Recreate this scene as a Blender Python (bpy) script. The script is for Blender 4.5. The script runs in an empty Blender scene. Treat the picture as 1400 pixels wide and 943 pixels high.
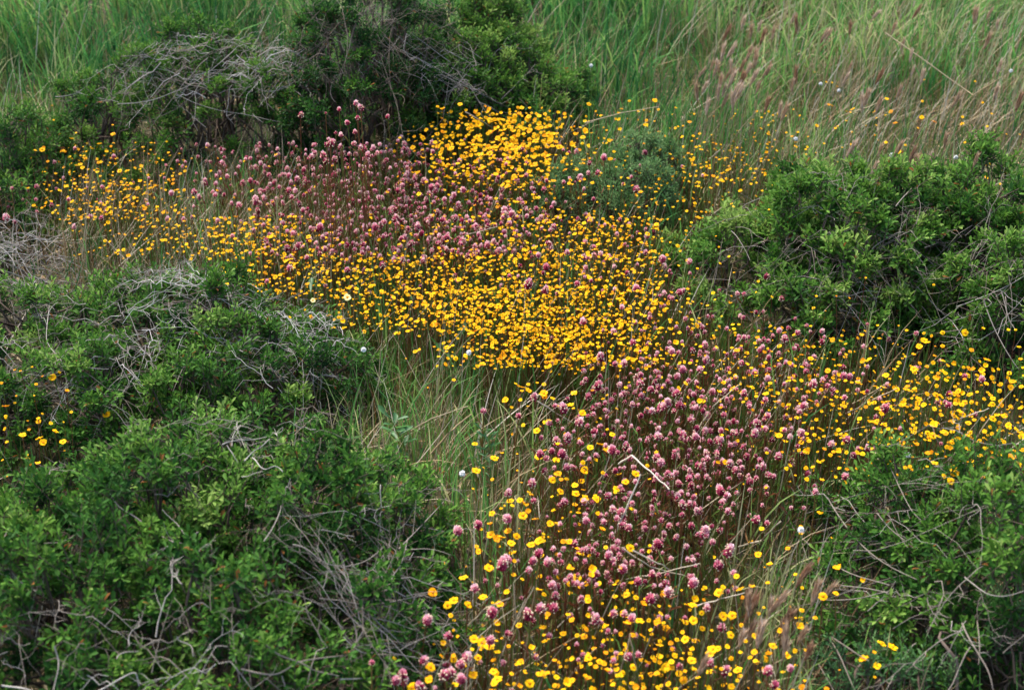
import bpy, math
import numpy as np
R = math.radians
scene = bpy.context.scene
rng = np.random.default_rng(11)

# ------------------------------------------------------------------ camera
CAM_H, PITCH, LENS = 1.5, 29.6, 48.66
FPX = 1400.0 * LENS / 36.0
cam_d = bpy.data.cameras.new("camera")
cam = bpy.data.objects.new("camera", cam_d)
scene.collection.objects.link(cam)
cam.location = (0, 0, CAM_H)
cam.rotation_euler = (R(90 - PITCH), 0, 0)
cam_d.lens = LENS; cam_d.sensor_width = 36
cam_d.clip_start = 0.02; cam_d.clip_end = 500
cam_d.dof.use_dof = True
cam_d.dof.focus_distance = 2.75
cam_d.dof.aperture_fstop = 5.6
scene.camera = cam

# ------------------------------------------------------------------ light
SUN_EL, SUN_AZ = 58.0, -35.0            # azimuth measured from +Y towards +X; sun is behind-left of the slope
world = bpy.data.worlds.new("World"); scene.world = world
world.use_nodes = True
wn = world.node_tree; wn.nodes.clear()
sky = wn.nodes.new("ShaderNodeTexSky"); sky.sky_type = 'NISHITA'
sky.sun_disc = False
sky.sun_elevation = R(SUN_EL); sky.sun_rotation = R(SUN_AZ)
sky.air_density = 1.0; sky.dust_density = 3.0; sky.ozone_density = 1.0
bg = wn.nodes.new("ShaderNodeBackground"); bg.inputs[1].default_value = 0.085
wo = wn.nodes.new("ShaderNodeOutputWorld")
wn.links.new(sky.outputs[0], bg.inputs[0]); wn.links.new(bg.outputs[0], wo.inputs[0])
sun_d = bpy.data.lights.new("sun", 'SUN'); sun_d.energy = 1.5; sun_d.angle = R(22)
sun_d.color = (1.0, 0.93, 0.82)
sun = bpy.data.objects.new("sun", sun_d); scene.collection.objects.link(sun)
sun.location = (0, 0, 5)
sun.rotation_euler = (R(90 - SUN_EL), 0, R(180 - SUN_AZ))
scene.view_settings.view_transform = 'Standard'
scene.view_settings.look = 'None'
scene.view_settings.gamma = 1.0
scene.view_settings.exposure = 2.22
scene.view_settings.use_curve_mapping = False
scene.cycles.max_bounces = 6
scene.cycles.diffuse_bounces = 3
scene.cycles.transmission_bounces = 3
scene.cycles.glossy_bounces = 2
scene.cycles.transparent_max_bounces = 4

# ------------------------------------------------------------------ maths
cp, sp = math.cos(R(PITCH)), math.sin(R(PITCH))
F = np.array([0, cp, -sp]); U = np.array([0, sp, cp]); X = np.array([1.0, 0, 0])

def sstep(a, b, t):
    t = np.clip((t - a) / (b - a), 0, 1); return t * t * (3 - 2 * t)

def vnoise(x, y, s, seed=0):            # cheap smooth value noise in [0,1]
    x = np.asarray(x) * s + seed * 17.3; y = np.asarray(y) * s - seed * 9.1
    xi, yi = np.floor(x), np.floor(y); fx, fy = x - xi, y - yi
    fx = fx * fx * (3 - 2 * fx); fy = fy * fy * (3 - 2 * fy)
    def h(i, j):
        v = np.sin(i * 127.1 + j * 311.7 + seed * 74.7) * 43758.5453
        return v - np.floor(v)
    return (h(xi, yi) * (1 - fx) + h(xi + 1, yi) * fx) * (1 - fy) + (h(xi, yi + 1) * (1 - fx) + h(xi + 1, yi + 1) * fx) * fy

def T(x, y):                            # the lie of the land
    x = np.asarray(x, float); y = np.asarray(y, float)
    z = 0.08 * np.maximum(0, np.minimum(y, 14) - 3.4)
    z = z + 0.05 * np.exp(-(((x + 0.0) / 0.6) ** 2 + ((y - 3.75) / 0.4) ** 2))
    z = z + 0.03 * (vnoise(x, y, 1.3, 1) - 0.5) + 0.012 * (vnoise(x, y, 5, 2) - 0.5)
    return z

def ray(u, v, h=0.0, surf=None):        # where the sight line through photo pixel (u,v) meets the land + h
    u = np.asarray(u, float); v = np.asarray(v, float)
    d = F * FPX + X * (u - 700)[..., None] - U * (v - 471.5)[..., None]
    if surf is not None:                # first meeting with a bush's surface
        hit = np.full(u.shape, np.inf)
        for t in np.arange(1.2, 9.0, .012) / FPX:
            x, y, z = d[..., 0] * t, d[..., 1] * t, CAM_H + d[..., 2] * t
            hit = np.minimum(hit, np.where(z < T(x, y) + surf(x, y) + h, t, np.inf))
        t = np.where(np.isinf(hit), 9.0 / FPX, hit)
        return np.stack([d[..., 0] * t, d[..., 1] * t, CAM_H + d[..., 2] * t], -1)
    z = np.zeros_like(u) + h
    for _ in range(14):
        t = (z - CAM_H) / d[..., 2]
        x, y = d[..., 0] * t, d[..., 1] * t
        zn = T(x, y) + h
        if surf is not None: zn = zn + surf(x, y)
        z = 0.5 * z + 0.5 * zn
    t = (z - CAM_H) / d[..., 2]
    return np.stack([d[..., 0] * t, d[..., 1] * t, z], -1)

def proj(p):
    q = np.asarray(p, float) - np.array([0, 0, CAM_H])
    w = q @ F
    return 700 + FPX * (q @ X) / w, 471.5 - FPX * (q @ U) / w, w

def unit(a): return a / np.maximum(1e-9, np.linalg.norm(a, axis=-1, keepdims=True))

# ------------------------------------------------------------------ mesh helpers
class Buf:
    """collects vertices and faces of one mesh"""
    def __init__(s): s.v = []; s.f = {3: [], 4: []}; s.t = []; s.m = {3: [], 4: []}; s.n = 0
    def add(s, v, f, tint=0.5, mat=0):
        v = np.asarray(v, float).reshape(-1, 3); f = np.asarray(f, int)
        s.v.append(v); k = f.shape[1]
        s.f[k].append(f + s.n); s.m[k].append(np.full(len(f), mat, int) if np.isscalar(mat) else np.asarray(mat))
        s.t.append(np.full(len(v), tint) if np.isscalar(tint) else np.asarray(tint, float).ravel())
        s.n += len(v)
    def more(s, f, mat=0):              # further faces on the vertices just added
        f = np.asarray(f, int); k = f.shape[1]
        s.f[k].append(f + s.n - len(s.v[-1])); s.m[k].append(np.full(len(f), mat, int))
    def mesh(s, name, mats, smooth=False):
        me = bpy.data.meshes.new(name)
        v = np.concatenate(s.v); me.vertices.add(len(v)); me.vertices.foreach_set("co", v.astype(np.float32).ravel())
        idx, st, mi, p = [], [], [], 0
        for k in (3, 4):
            if s.f[k]:
                f = np.concatenate(s.f[k]); idx.append(f.ravel()); st.append(p + np.arange(len(f)) * k); p += f.size
                mi.append(np.concatenate(s.m[k]))
        idx = np.concatenate(idx).astype(np.int32); st = np.concatenate(st).astype(np.int32); mi = np.concatenate(mi).astype(np.int32)
        me.loops.add(len(idx)); me.loops.foreach_set("vertex_index", idx)
        me.polygons.add(len(st)); me.polygons.foreach_set("loop_start", st)
        me.polygons.foreach_set("material_index", mi)
        if smooth: me.polygons.foreach_set("use_smooth", np.ones(len(st), bool))
        a = me.attributes.new("tint", 'FLOAT', 'POINT'); a.data.foreach_set("value", np.concatenate(s.t).astype(np.float32))
        for m in (mats if isinstance(mats, (list, tuple)) else [mats]): me.materials.append(m)
        me.update(calc_edges=True)
        return me

def link(name, me, parent=None, **props):
    o = bpy.data.objects.new(name, me); scene.collection.objects.link(o)
    if parent is not None: o.parent = parent
    for k, v in props.items(): o[k] = v
    return o

def thing(name, loc, label, category, group=None, rz=0.0):
    o = bpy.data.objects.new(name, None); scene.collection.objects.link(o)
    o.empty_display_size = 0.02
    o.location = loc; o.rotation_euler = (0, 0, rz); o["label"] = label; o["category"] = category
    if group: o["group"] = group
    return o

def tubes(buf, pts, r0, r1, tint=0.5, sides=4, mat=0):
    """pts (n,k,3) polylines of equal length, tapered tubes"""
    pts = np.asarray(pts, float)
    if pts.ndim == 2: pts = pts[None]
    n, k, _ = pts.shape
    tan = np.empty_like(pts); tan[:, 1:-1] = pts[:, 2:] - pts[:, :-2]; tan[:, 0] = pts[:, 1] - pts[:, 0]; tan[:, -1] = pts[:, -1] - pts[:, -2]
    tan = unit(tan)
    ref = np.where(np.abs(tan[..., 2:3]) > 0.8, np.array([1.0, 0, 0]), np.array([0, 0, 1.0]))
    a = unit(np.cross(tan, ref)); b = np.cross(tan, a)
    r0 = np.broadcast_to(np.asarray(r0, float), (n,)); r1 = np.broadcast_to(np.asarray(r1, float), (n,))
    w = np.linspace(0, 1, k)
    rad = r0[:, None] * (1 - w) + r1[:, None] * w
    ang = np.arange(sides) * 2 * np.pi / sides
    ring = pts[:, :, None] + rad[..., None, None] * (a[:, :, None] * np.cos(ang)[:, None] + b[:, :, None] * np.sin(ang)[:, None])
    base = (np.arange(n) * k * sides)[:, None, None]
    i = np.arange(k - 1)[None, :, None] * sides; j = np.arange(sides)[None, None, :]; j2 = (j + 1) % sides
    f = np.stack([base + i + j, base + i + j2, base + i + sides + j2, base + i + sides + j], -1).reshape(-1, 4)
    t = np.repeat(np.broadcast_to(np.asarray(tint, float), (n,)), k * sides)
    buf.add(ring, f, t, mat)

def blades(buf, base, az, lean, height, width, curl, tint, segs=4, mat=0):
    """grass blades: bent tapering strips"""
    n = len(base); w = np.linspace(0, 1, segs + 1)
    d = np.stack([np.cos(az), np.sin(az), 0 * az], -1)
    side = np.stack([-np.sin(az + 0.6), np.cos(az + 0.6), 0 * az], -1)
    ang = lean[:, None] + curl[:, None] * w ** 1.5
    ds = height[:, None] / segs
    hz = np.concatenate([np.zeros((n, 1)), np.cumsum(np.sin(ang[:, :-1]) * ds, 1)], 1)
    vz = np.concatenate([np.zeros((n, 1)), np.cumsum(np.cos(ang[:, :-1]) * ds, 1)], 1)
    c = base[:, None] + d[:, None] * hz[..., None] + np.array([0, 0, 1.0]) * vz[..., None]
    prof = np.array([0.8, 1.0, 0.9, 0.6, 0.06]) if segs == 4 else np.linspace(1, 0.08, segs + 1)
    hw = 0.5 * width[:, None] * prof
    v = np.stack([c - side[:, None] * hw[..., None], c + side[:, None] * hw[..., None]], 2)
    b = (np.arange(n) * (segs + 1) * 2)[:, None]; i = np.arange(segs)[None] * 2
    f = np.stack([b + i, b + i + 1, b + i + 3, b + i + 2], -1).reshape(-1, 4)
    buf.add(v, f, np.repeat(tint, (segs + 1) * 2), mat)

def frames(d, roll=None):
    """orthonormal frames whose local z is d"""
    d = unit(d); ref = np.where(np.abs(d[:, 2:3]) > 0.95, np.array([1.0, 0, 0]), np.array([0, 0, 1.0]))
    a = unit(np.cross(ref, d)); b = np.cross(d, a)
    if roll is not None:
        c, s = np.cos(roll)[:, None], np.sin(roll)[:, None]
        a, b = a * c + b * s, b * c - a * s
    return np.stack([a, b, d], -1)      # columns

# ------------------------------------------------------------------ materials
def mat_tint(name, stops, rough=0.6, transl=0.25, spec=0.3, noise=None):
    m = bpy.data.materials.new(name); m.use_nodes = True
    nt = m.node_tree; nt.nodes.clear(); N = nt.nodes.new; L = nt.links.new
    out = N("ShaderNodeOutputMaterial"); pb = N("ShaderNodeBsdfPrincipled")
    at = N("ShaderNodeAttribute"); at.attribute_name = "tint"
    rp = N("ShaderNodeValToRGB"); e = rp.color_ramp.elements
    while len(e) < len(stops): e.new(0.5)
    for i, (p, c) in enumerate(stops): e[i].position = p; e[i].color = (*c, 1)
    L(at.outputs["Fac"], rp.inputs[0])
    col = rp.outputs[0]
    if noise:
        tc = N("ShaderNodeTexCoord"); nz = N("ShaderNodeTexNoise"); nz.inputs["Scale"].default_value = noise
        nz.inputs["Detail"].default_value = 3
        mr = N("ShaderNodeMapRange"); mr.inputs[3].default_value = 0.6; mr.inputs[4].default_value = 1.4
        mx = N("ShaderNodeMix"); mx.data_type = 'RGBA'; mx.blend_type = 'MULTIPLY'; mx.inputs[0].default_value = 1
        L(tc.outputs["Object"], nz.inputs["Vector"]); L(nz.outputs[0], mr.inputs[0]); L(col, mx.inputs[6]); L(mr.outputs[0], mx.inputs[7])
        col = mx.outputs[2]
    L(col, pb.inputs["Base Color"]); pb.inputs["Roughness"].default_value = rough
    pb.inputs["Specular IOR Level"].default_value = spec
    if transl > 0:
        tr = N("ShaderNodeBsdfTranslucent"); mix = N("ShaderNodeMixShader"); mix.inputs[0].default_value = transl
        L(col, tr.inputs[0]); L(pb.outputs[0], mix.inputs[1]); L(tr.outputs[0], mix.inputs[2]); L(mix.outputs[0], out.inputs[0])
    else: L(pb.outputs[0], out.inputs[0])
    return m

M_leaf = mat_tint("shrub_leaf", [(0, (.012, .048, .011)), (.4, (.038, .122, .017)), (.8, (.112, .240, .032)), (.955, (.23, .34, .08)), (1, (.22, .09, .025))], .6, .3, .10)
M_leaf_blue = mat_tint("bluish_leaf", [(0, (.035, .095, .042)), (.5, (.062, .160, .050)), (.85, (.11, .23, .07)), (1, (.20, .32, .13))], .6, .3, .16)
M_twig = mat_tint("dead_twig", [(0, (.10, .078, .060)), (.4, (.22, .19, .16)), (.8, (.38, .36, .33)), (1, (.58, .56, .54))], .85, 0, .1, 90)
M_bark = mat_tint("shrub_bark", [(0, (.05, .035, .025)), (1, (.15, .11, .085))], .85, 0, .2, 60)
M_grass = mat_tint("green_grass", [(0, (.020, .085, .026)), (.35, (.058, .20, .052)), (.65, (.125, .30, .068)), (.88, (.24, .37, .10)), (1, (.40, .40, .20))], .65, .38, .08)
M_stem = mat_tint("thin_stems", [(0, (.18, .050, .026)), (.35, (.21, .11, .038)), (.55, (.13, .17, .032)), (1, (.14, .29, .05))], .6, .25, .3)
M_straw = mat_tint("straw", [(0, (.20, .115, .055)), (.4, (.34, .25, .13)), (.8, (.50, .41, .27)), (1, (.62, .56, .45))], .7, .2, .3)
M_ray = mat_tint("daisy_ray", [(0, (.82, .31, .004)), (.5, (.90, .48, .003)), (1, (.92, .58, .006))], .6, .30, .08)
M_disc = mat_tint("daisy_disc", [(0, (.55, .16, .003)), (1, (.74, .29, .005))], .8, 0, .1)
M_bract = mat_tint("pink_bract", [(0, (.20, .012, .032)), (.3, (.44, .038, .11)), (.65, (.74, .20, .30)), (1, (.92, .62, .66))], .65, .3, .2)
M_lip = mat_tint("cream_lip", [(0, (.75, .55, .40)), (1, (.88, .80, .52))], .6, .2, .2)
M_puff = mat_tint("white_down", [(0, (.85, .86, .84)), (1, (.93, .93, .91))], .8, .1, .1)
M_pale = mat_tint("pale_ray", [(0, (.82, .72, .28)), (1, (.88, .80, .42))], .6, .3, .2)
M_fox = mat_tint("foxtail", [(0, (.26, .13, .075)), (.4, (.40, .26, .165)), (.8, (.52, .39, .27)), (1, (.60, .48, .40))], .7, .35, .2)
M_weed = mat_tint("weed_leaf", [(0, (.035, .12, .035)), (1, (.09, .22, .07))], .5, .3, .4)

def ground_mat():
    m = bpy.data.materials.new("meadow_soil"); m.use_nodes = True
    nt = m.node_tree; N = nt.nodes.new; L = nt.links.new; pb = nt.nodes["Principled BSDF"]
    tc = N("ShaderNodeTexCoord")
    n1 = N("ShaderNodeTexNoise"); n1.inputs["Scale"].default_value = 3; n1.inputs["Detail"].default_value = 8
    n2 = N("ShaderNodeTexNoise"); n2.inputs["Scale"].default_value = 60; n2.inputs["Detail"].default_value = 6
    r1 = N("ShaderNodeValToRGB"); e = r1.color_ramp.elements
    e[0].position = .3; e[0].color = (.030, .020, .011, 1); e[1].position = .7; e[1].color = (.040, .045, .016, 1)
    r2 = N("ShaderNodeValToRGB"); e = r2.color_ramp.elements
    e[0].position = .35; e[0].color = (.5, .5, .5, 1); e[1].position = .72; e[1].color = (1.7, 1.5, 1.2, 1)
    mx = N("ShaderNodeMix"); mx.data_type = 'RGBA'; mx.blend_type = 'MULTIPLY'; mx.inputs[0].default_value = 1
    L(tc.outputs["Object"], n1.inputs["Vector"]); L(tc.outputs["Object"], n2.inputs["Vector"])
    L(n1.outputs[0], r1.inputs[0]); L(n2.outputs[0], r2.inputs[0]); L(r1.outputs[0], mx.inputs[6]); L(r2.outputs[0], mx.inputs[7])
    sx = N("ShaderNodeSeparateXYZ"); mr = N("ShaderNodeMapRange"); mr.inputs[1].default_value = 6; mr.inputs[2].default_value = 9
    mg = N("ShaderNodeMix"); mg.data_type = 'RGBA'; mg.inputs[7].default_value = (.055, .10, .03, 1)
    L(tc.outputs["Object"], sx.inputs[0]); L(sx.outputs[1], mr.inputs[0]); L(mr.outputs[0], mg.inputs[0]); L(mx.outputs[2], mg.inputs[6])
    bp = N("ShaderNodeBump"); bp.inputs["Strength"].default_value = .6; bp.inputs["Distance"].default_value = .01
    L(n2.outputs[0], bp.inputs["Height"]); L(bp.outputs[0], pb.inputs["Normal"])
    L(mg.outputs[2], pb.inputs["Base Color"]); pb.inputs["Roughness"].default_value = .95
    return m

# ------------------------------------------------------------------ ground
gx = np.concatenate([np.linspace(-90, -4.2, 22), np.linspace(-4, 4, 140), np.linspace(4.2, 90, 22)])
gy = np.concatenate([np.linspace(-30, -.3, 12), np.linspace(0, 8, 140), np.linspace(8.3, 160, 26)])
GX, GY = np.meshgrid(gx, gy); nx, ny = len(gx), len(gy)
b = Buf(); i, j = np.meshgrid(np.arange(nx - 1), np.arange(ny - 1)); k = (j * nx + i).ravel()
b.add(np.stack([GX, GY, T(GX, GY)], -1), np.stack([k, k + 1, k + nx + 1, k + nx], -1))
link("ground", b.mesh("ground", ground_mat(), True), kind="structure")

# ------------------------------------------------------------------ shrubs
class Mound:
    """a shrub's rounded outline: a union of domes, each given by the photo pixel of its top, half width in pixels, half depth in metres, height"""
    def __init__(s, lobes):
        s.l = []
        for (u, v, ru, ry, h) in lobes:
            p = ray(u, v, h); dist = np.linalg.norm(p - np.array([0, 0, CAM_H]))
            s.l.append((p[0], p[1], ru * dist / FPX, ry, h))
    def H(s, x, y):
        z = np.zeros(np.shape(x))
        for (cx, cy, rx, ry, h) in s.l:
            r2 = ((x - cx) / rx) ** 2 + ((y - cy) / ry) ** 2
            z = np.maximum(z, h * np.maximum(0, 1 - r2) ** 0.55)
        return z
    def box(s):
        a = np.array(s.l); return (a[:, 0] - a[:, 2]).min(), (a[:, 0] + a[:, 2]).max(), (a[:, 1] - a[:, 3]).min(), (a[:, 1] + a[:, 3]).max()
    def normal(s, x, y, e=0.02):
        gx_ = (s.H(x + e, y) - s.H(x - e, y)) / (2 * e); gy_ = (s.H(x, y + e) - s.H(x, y - e)) / (2 * e)
        return unit(np.stack([-np.clip(gx_, -2.5, 2.5), -np.clip(gy_, -2.5, 2.5), np.ones_like(gx_)], -1))

ALL_MOUNDS = []
LEAFV = np.array([[0, 0, 0], [.26, .42, .10], [.40, .74, .11], [0, 1, 0.02], [-.40, .74, .11], [-.26, .42, .10]])
LEAFF = np.array([[0, 1, 2, 3], [0, 3, 4, 5]])

def leaves(buf, pos, d, size, width, roll, tint):
    fr = frames(d, roll)                # local z along the leaf
    a, bb, c = fr[..., 0], fr[..., 1], fr[..., 2]
    v = (a[:, None] * (LEAFV[:, 0] * width[:, None])[..., None] + c[:, None] * (LEAFV[:, 1] * size[:, None])[..., None]
         + bb[:, None] * (LEAFV[:, 2] * size[:, None])[..., None]) + pos[:, None]
    f = (LEAFF[None] + (np.arange(len(pos)) * 6)[:, None, None]).reshape(-1, 4)
    buf.add(v, f, np.repeat(tint, 6))

def sprigs(fol, twg, o, s, L, nl, lsize, lwid, tint, young=.42):
    n = len(o)
    t = np.linspace(.12, 1, nl)[None] ** .8 + rng.uniform(-.04, .04, (n, nl))
    az = np.arange(nl)[None] * 2.4 + rng.uniform(0, 6.28, (n, 1))
    a = np.radians(80 - 46 * np.linspace(0, 1, nl))[None] + rng.normal(0, .16, (n, nl))
    fr = frames(s)
    rad = fr[:, None, :, 0] * np.cos(az)[..., None] + fr[:, None, :, 1] * np.sin(az)[..., None]
    ld = s[:, None] * np.cos(a)[..., None] + rad * np.sin(a)[..., None]
    pos = o[:, None] + s[:, None] * (t * L[:, None])[..., None]
    sz = lsize * rng.uniform(.65, 1.2, (n, nl)) * (1 - .25 * np.linspace(0, 1, nl)[None])
    tn = tint[:, None] + rng.normal(0, .10, (n, nl)) + young * (np.linspace(0, 1, nl)[None] - .5)
    tn = np.clip(tn, 0, .94); tn = np.where(rng.random((n, nl)) < .011, 1.0, tn)
    m = n * nl
    # the leaf blade faces the sprig's tip
    leaves(fol, pos.reshape(m, 3), ld.reshape(m, 3), sz.ravel(), (sz * lwid).ravel(), rng.normal(0, .5, m), tn.ravel())
    tubes(twg, np.stack([o - s * L[:, None] * .3, o + s * L[:, None]], 1), .0011, .0006, .5, 3)

def walk(start, az, length, k, wig, followz=None, lift=None, rise=None):
    """curvy polylines of k points; either lying over a surface or rising freely"""
    n = len(start); step = length / (k - 1)
    pts = np.zeros((n, k, 3)); pts[:, 0] = start; a = az.copy(); wig = np.broadcast_to(wig, (n,)); curl = rng.normal(0, 1, n) * wig * .6
    el = rise.copy() if rise is not None else None
    for q in range(1, k):
        a = a + curl * .5 + rng.normal(0, 1, n) * wig + np.where(rng.random(n) < .12, rng.choice([-1, 1], n) * rng.uniform(.3, .7, n), 0)
        if el is None:
            x = pts[:, q - 1, 0] + np.cos(a) * step; y = pts[:, q - 1, 1] + np.sin(a) * step
            z = followz(x, y) + lift + rng.normal(0, .006, n)
            z = pts[:, q - 1, 2] + np.clip(z - pts[:, q - 1, 2], -.6 * step, .8 * step)
        else:
            el = el + rng.normal(0, 1, n) * wig * .6
            x = pts[:, q - 1, 0] + np.cos(a) * np.cos(el) * step; y = pts[:, q - 1, 1] + np.sin(a) * np.cos(el) * step
            z = pts[:, q - 1, 2] + np.sin(el) * step
        pts[:, q] = np.stack([x, y, z], -1)
    return pts

def twig_field(buf, mound, u, v, su, sv, n, length, ang=0., sd=1.2, lift=.02, r=.0008, tint=(.05, .65), lo=-.9, wig=.13):
    """dead twigs lying over and poking out of a shrub round photo pixel (u, v)"""
    surf = mound.H if mound else None
    st = ray(rng.normal(u, su, n), rng.normal(v, sv, n), 0.0, surf)
    fz = (lambda x, y: T(x, y) + (mound.H(x, y) if mound else 0.0))
    L = length * rng.uniform(.5, 1.3, n)
    L = np.where(rng.random(n) < .6, L * .6, L); az = rng.normal(ang, sd, n) + np.where(rng.random(n) < .5, np.pi, 0)
    lf = rng.uniform(lo, 1.3, n) * lift
    st[:, 2] += lf
    p = walk(st, az, L, 9, wig * rng.uniform(.5, 1.6, n), fz, lf)
    tt = rng.uniform(tint[0], tint[1], n); rr = r * rng.uniform(.6, 1.3, n)
    tubes(buf, p, rr, rr * .3, tt, 4)
    for q, fac in ((2, .35), (3, .34), (4, .3), (5, .3), (6, .25), (7, .2)):
        sel = np.where(rng.random(n) < .7)[0]
        s2 = p[sel, q]; d = p[sel, q + 1] - p[sel, q - 1]
        a2 = np.arctan2(d[:, 1], d[:, 0]) + rng.choice([-1, 1], len(sel)) * rng.uniform(.4, 1.1, len(sel))
        p2 = walk(s2, a2, L[sel] * fac, 6, .25, rise=rng.normal(.1, .35, len(sel)))
        tubes(buf, p2, rr[sel] * .65, rr[sel] * .3, tt[sel], 3)

def shrub(label, lobes, category="shrub", name="shrub", spacing=.058, nspr=16, nl=12, lsize=.019, lwid=.44, sprl=.05, gap=.36,
          tone=.45, mat=None, twigs=(), lines=(), bark=1.0, mix_up=.5, group="low evergreen shrubs among the flowers", leafy=1.0):
    md = Mound(lobes); ALL_MOUNDS.append(md)
    x0, x1, y0, y1 = md.box()
    root_xy = np.mean([(l[0], l[1]) for l in md.l], 0)
    root = thing(name, (root_xy[0], root_xy[1], float(T(*root_xy))), label, category, group)
    off = np.array(root.location)
    # clumps by dart throwing over the dome
    n = int((x1 - x0) * (y1 - y0) / spacing ** 2 * 9)
    cx, cy = rng.uniform(x0, x1, n), rng.uniform(y0, y1, n); h = md.H(cx, cy)
    keep = h > .035; cx, cy, h = cx[keep], cy[keep], h[keep]
    lay = rng.random(len(cx)); cz = h * np.where(lay < .62, rng.uniform(.88, 1.06, len(cx)), rng.uniform(.35, .85, len(cx)))
    gapn = vnoise(cx, cy, 9, 5) * .6 + vnoise(cx, cy, 17, 6) * .4
    ok = gapn > gap; cx, cy, cz, gapn, h = cx[ok], cy[ok], cz[ok], gapn[ok], h[ok]
    cz = cz + (.11 * (vnoise(cx, cy, 7.5, 21) - .5) + .04 * (vnoise(cx, cy, 15, 22) - .5)) * np.clip(h / .12, .2, 1)
    cz = cz - .06 * (gapn < gap + .09) * (cz > .1)
    P = np.stack([cx, cy, cz], -1); cell = {}; sel = []
    for q in range(len(P)):
        key = tuple((P[q] // spacing).astype(int)); good = True
        for dx in (-1, 0, 1):
            for dy in (-1, 0, 1):
                for dz in (-1, 0, 1):
                    for w in cell.get((key[0] + dx, key[1] + dy, key[2] + dz), ()):
                        if ((P[q] - P[w]) ** 2).sum() < spacing ** 2: good = False
        if good: cell.setdefault(key, []).append(q); sel.append(q)
    P = P[sel]; N_ = len(P)
    nrm = md.normal(P[:, 0], P[:, 1])
    P[:, 2] += T(P[:, 0], P[:, 1])
    fol, br = Buf(), Buf()
    ns = np.maximum(3, rng.normal(nspr, 2, N_)).astype(int)
    if leafy < 1: ns = np.where(rng.random(N_) < leafy, ns, 0)
    ci = np.repeat(np.arange(N_), ns); m = len(ci)
    cl_tone = tone + rng.normal(0, .14, N_) + .12 * (vnoise(P[:, 0], P[:, 1], 5, 8) - .5)
    up = np.array([0, 0, 1.0])
    s = unit(nrm[ci] * .75 + up * mix_up + rng.normal(0, .42, (m, 3)))
    o = P[ci] + rng.normal(0, spacing * .27, (m, 3)) * np.array([1, 1, .5]) - s * sprl * .5
    if m:
        sprigs(fol, br, o - off, s, sprl * rng.uniform(.6, 1.25, m), nl, lsize, lwid, cl_tone[ci] + rng.normal(0, .08, m))
        link("foliage", fol.mesh("foliage", mat or M_leaf), root)
    # living branches from the root crown out to the clumps
    rr = [np.array([l[0], l[1]]) for l in md.l]
    near = np.array([min(rr, key=lambda c: ((c - p[:2]) ** 2).sum()) for p in P])
    st = np.stack([near[:, 0] + rng.normal(0, .03, N_), near[:, 1] + rng.normal(0, .03, N_), T(near[:, 0], near[:, 1]) + .01], -1)
    w = np.linspace(0, 1, 7)[None, :, None]
    mid = st * .45 + P * .55; mid[:, 2] += .05 * rng.normal(0, 1, N_) - .02
    mid[:, :2] += rng.normal(0, .03, (N_, 2))
    pts = (1 - w) ** 2 * st[:, None] + 2 * w * (1 - w) * mid[:, None] + w ** 2 * P[:, None]
    pts[:, 1:-1] += rng.normal(0, .006, (N_, 5, 3))
    tubes(br, pts - off, .0035 * bark, .0014, rng.random(N_), 4)
    link("branches", br.mesh("branches", M_bark), root)
    if twigs or lines:
        tw = Buf()
        for a in twigs: twig_field(tw, md, **a)
        for ln in lines:
            q = np.array(ln[0], float); h0 = ln[1] * .5; rad = ln[2] * .46; tn = (ln[3] if len(ln) > 3 else .8) * .7
            kk = np.linspace(0, len(q) - 1, (len(q) - 1) * 5 + 1)
            # smooth the drawn polyline
            i0 = np.clip(np.floor(kk).astype(int), 0, len(q) - 2); fr_ = (kk - i0)[:, None]
            pm = q[np.maximum(i0 - 1, 0)]; pa = q[i0]; pb_ = q[i0 + 1]; pc = q[np.minimum(i0 + 2, len(q) - 1)]
            uv = .5 * ((2 * pa) + (-pm + pb_) * fr_ + (2 * pm - 5 * pa + 4 * pb_ - pc) * fr_ ** 2 + (-pm + 3 * pa - 3 * pb_ + pc) * fr_ ** 3)
            uv = uv + np.cumsum(rng.normal(0, .9, uv.shape), 0) - np.linspace(0, 1, len(uv))[:, None] * 0
            w3 = ray(uv[:, 0], uv[:, 1], h0, md.H)
            # smooth the depth so the twig springs across hollows
            z = w3.copy()
            for _ in range(3): z[1:-1] = (z[:-2] + z[1:-1] * 2 + z[2:]) / 4
            tubes(tw, z[None], rad, rad * .55, tn, 5)
        for bb_ in tw.v: bb_ -= off
        link("dead_twigs", tw.mesh("dead_twigs", M_twig), root)
    return root, md

W = 'u v su sv n length'.split()
def tf(u, v, su, sv, n, length, **kw): return dict(u=u, v=v, su=su, sv=sv, n=n, length=length, **kw)

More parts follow.
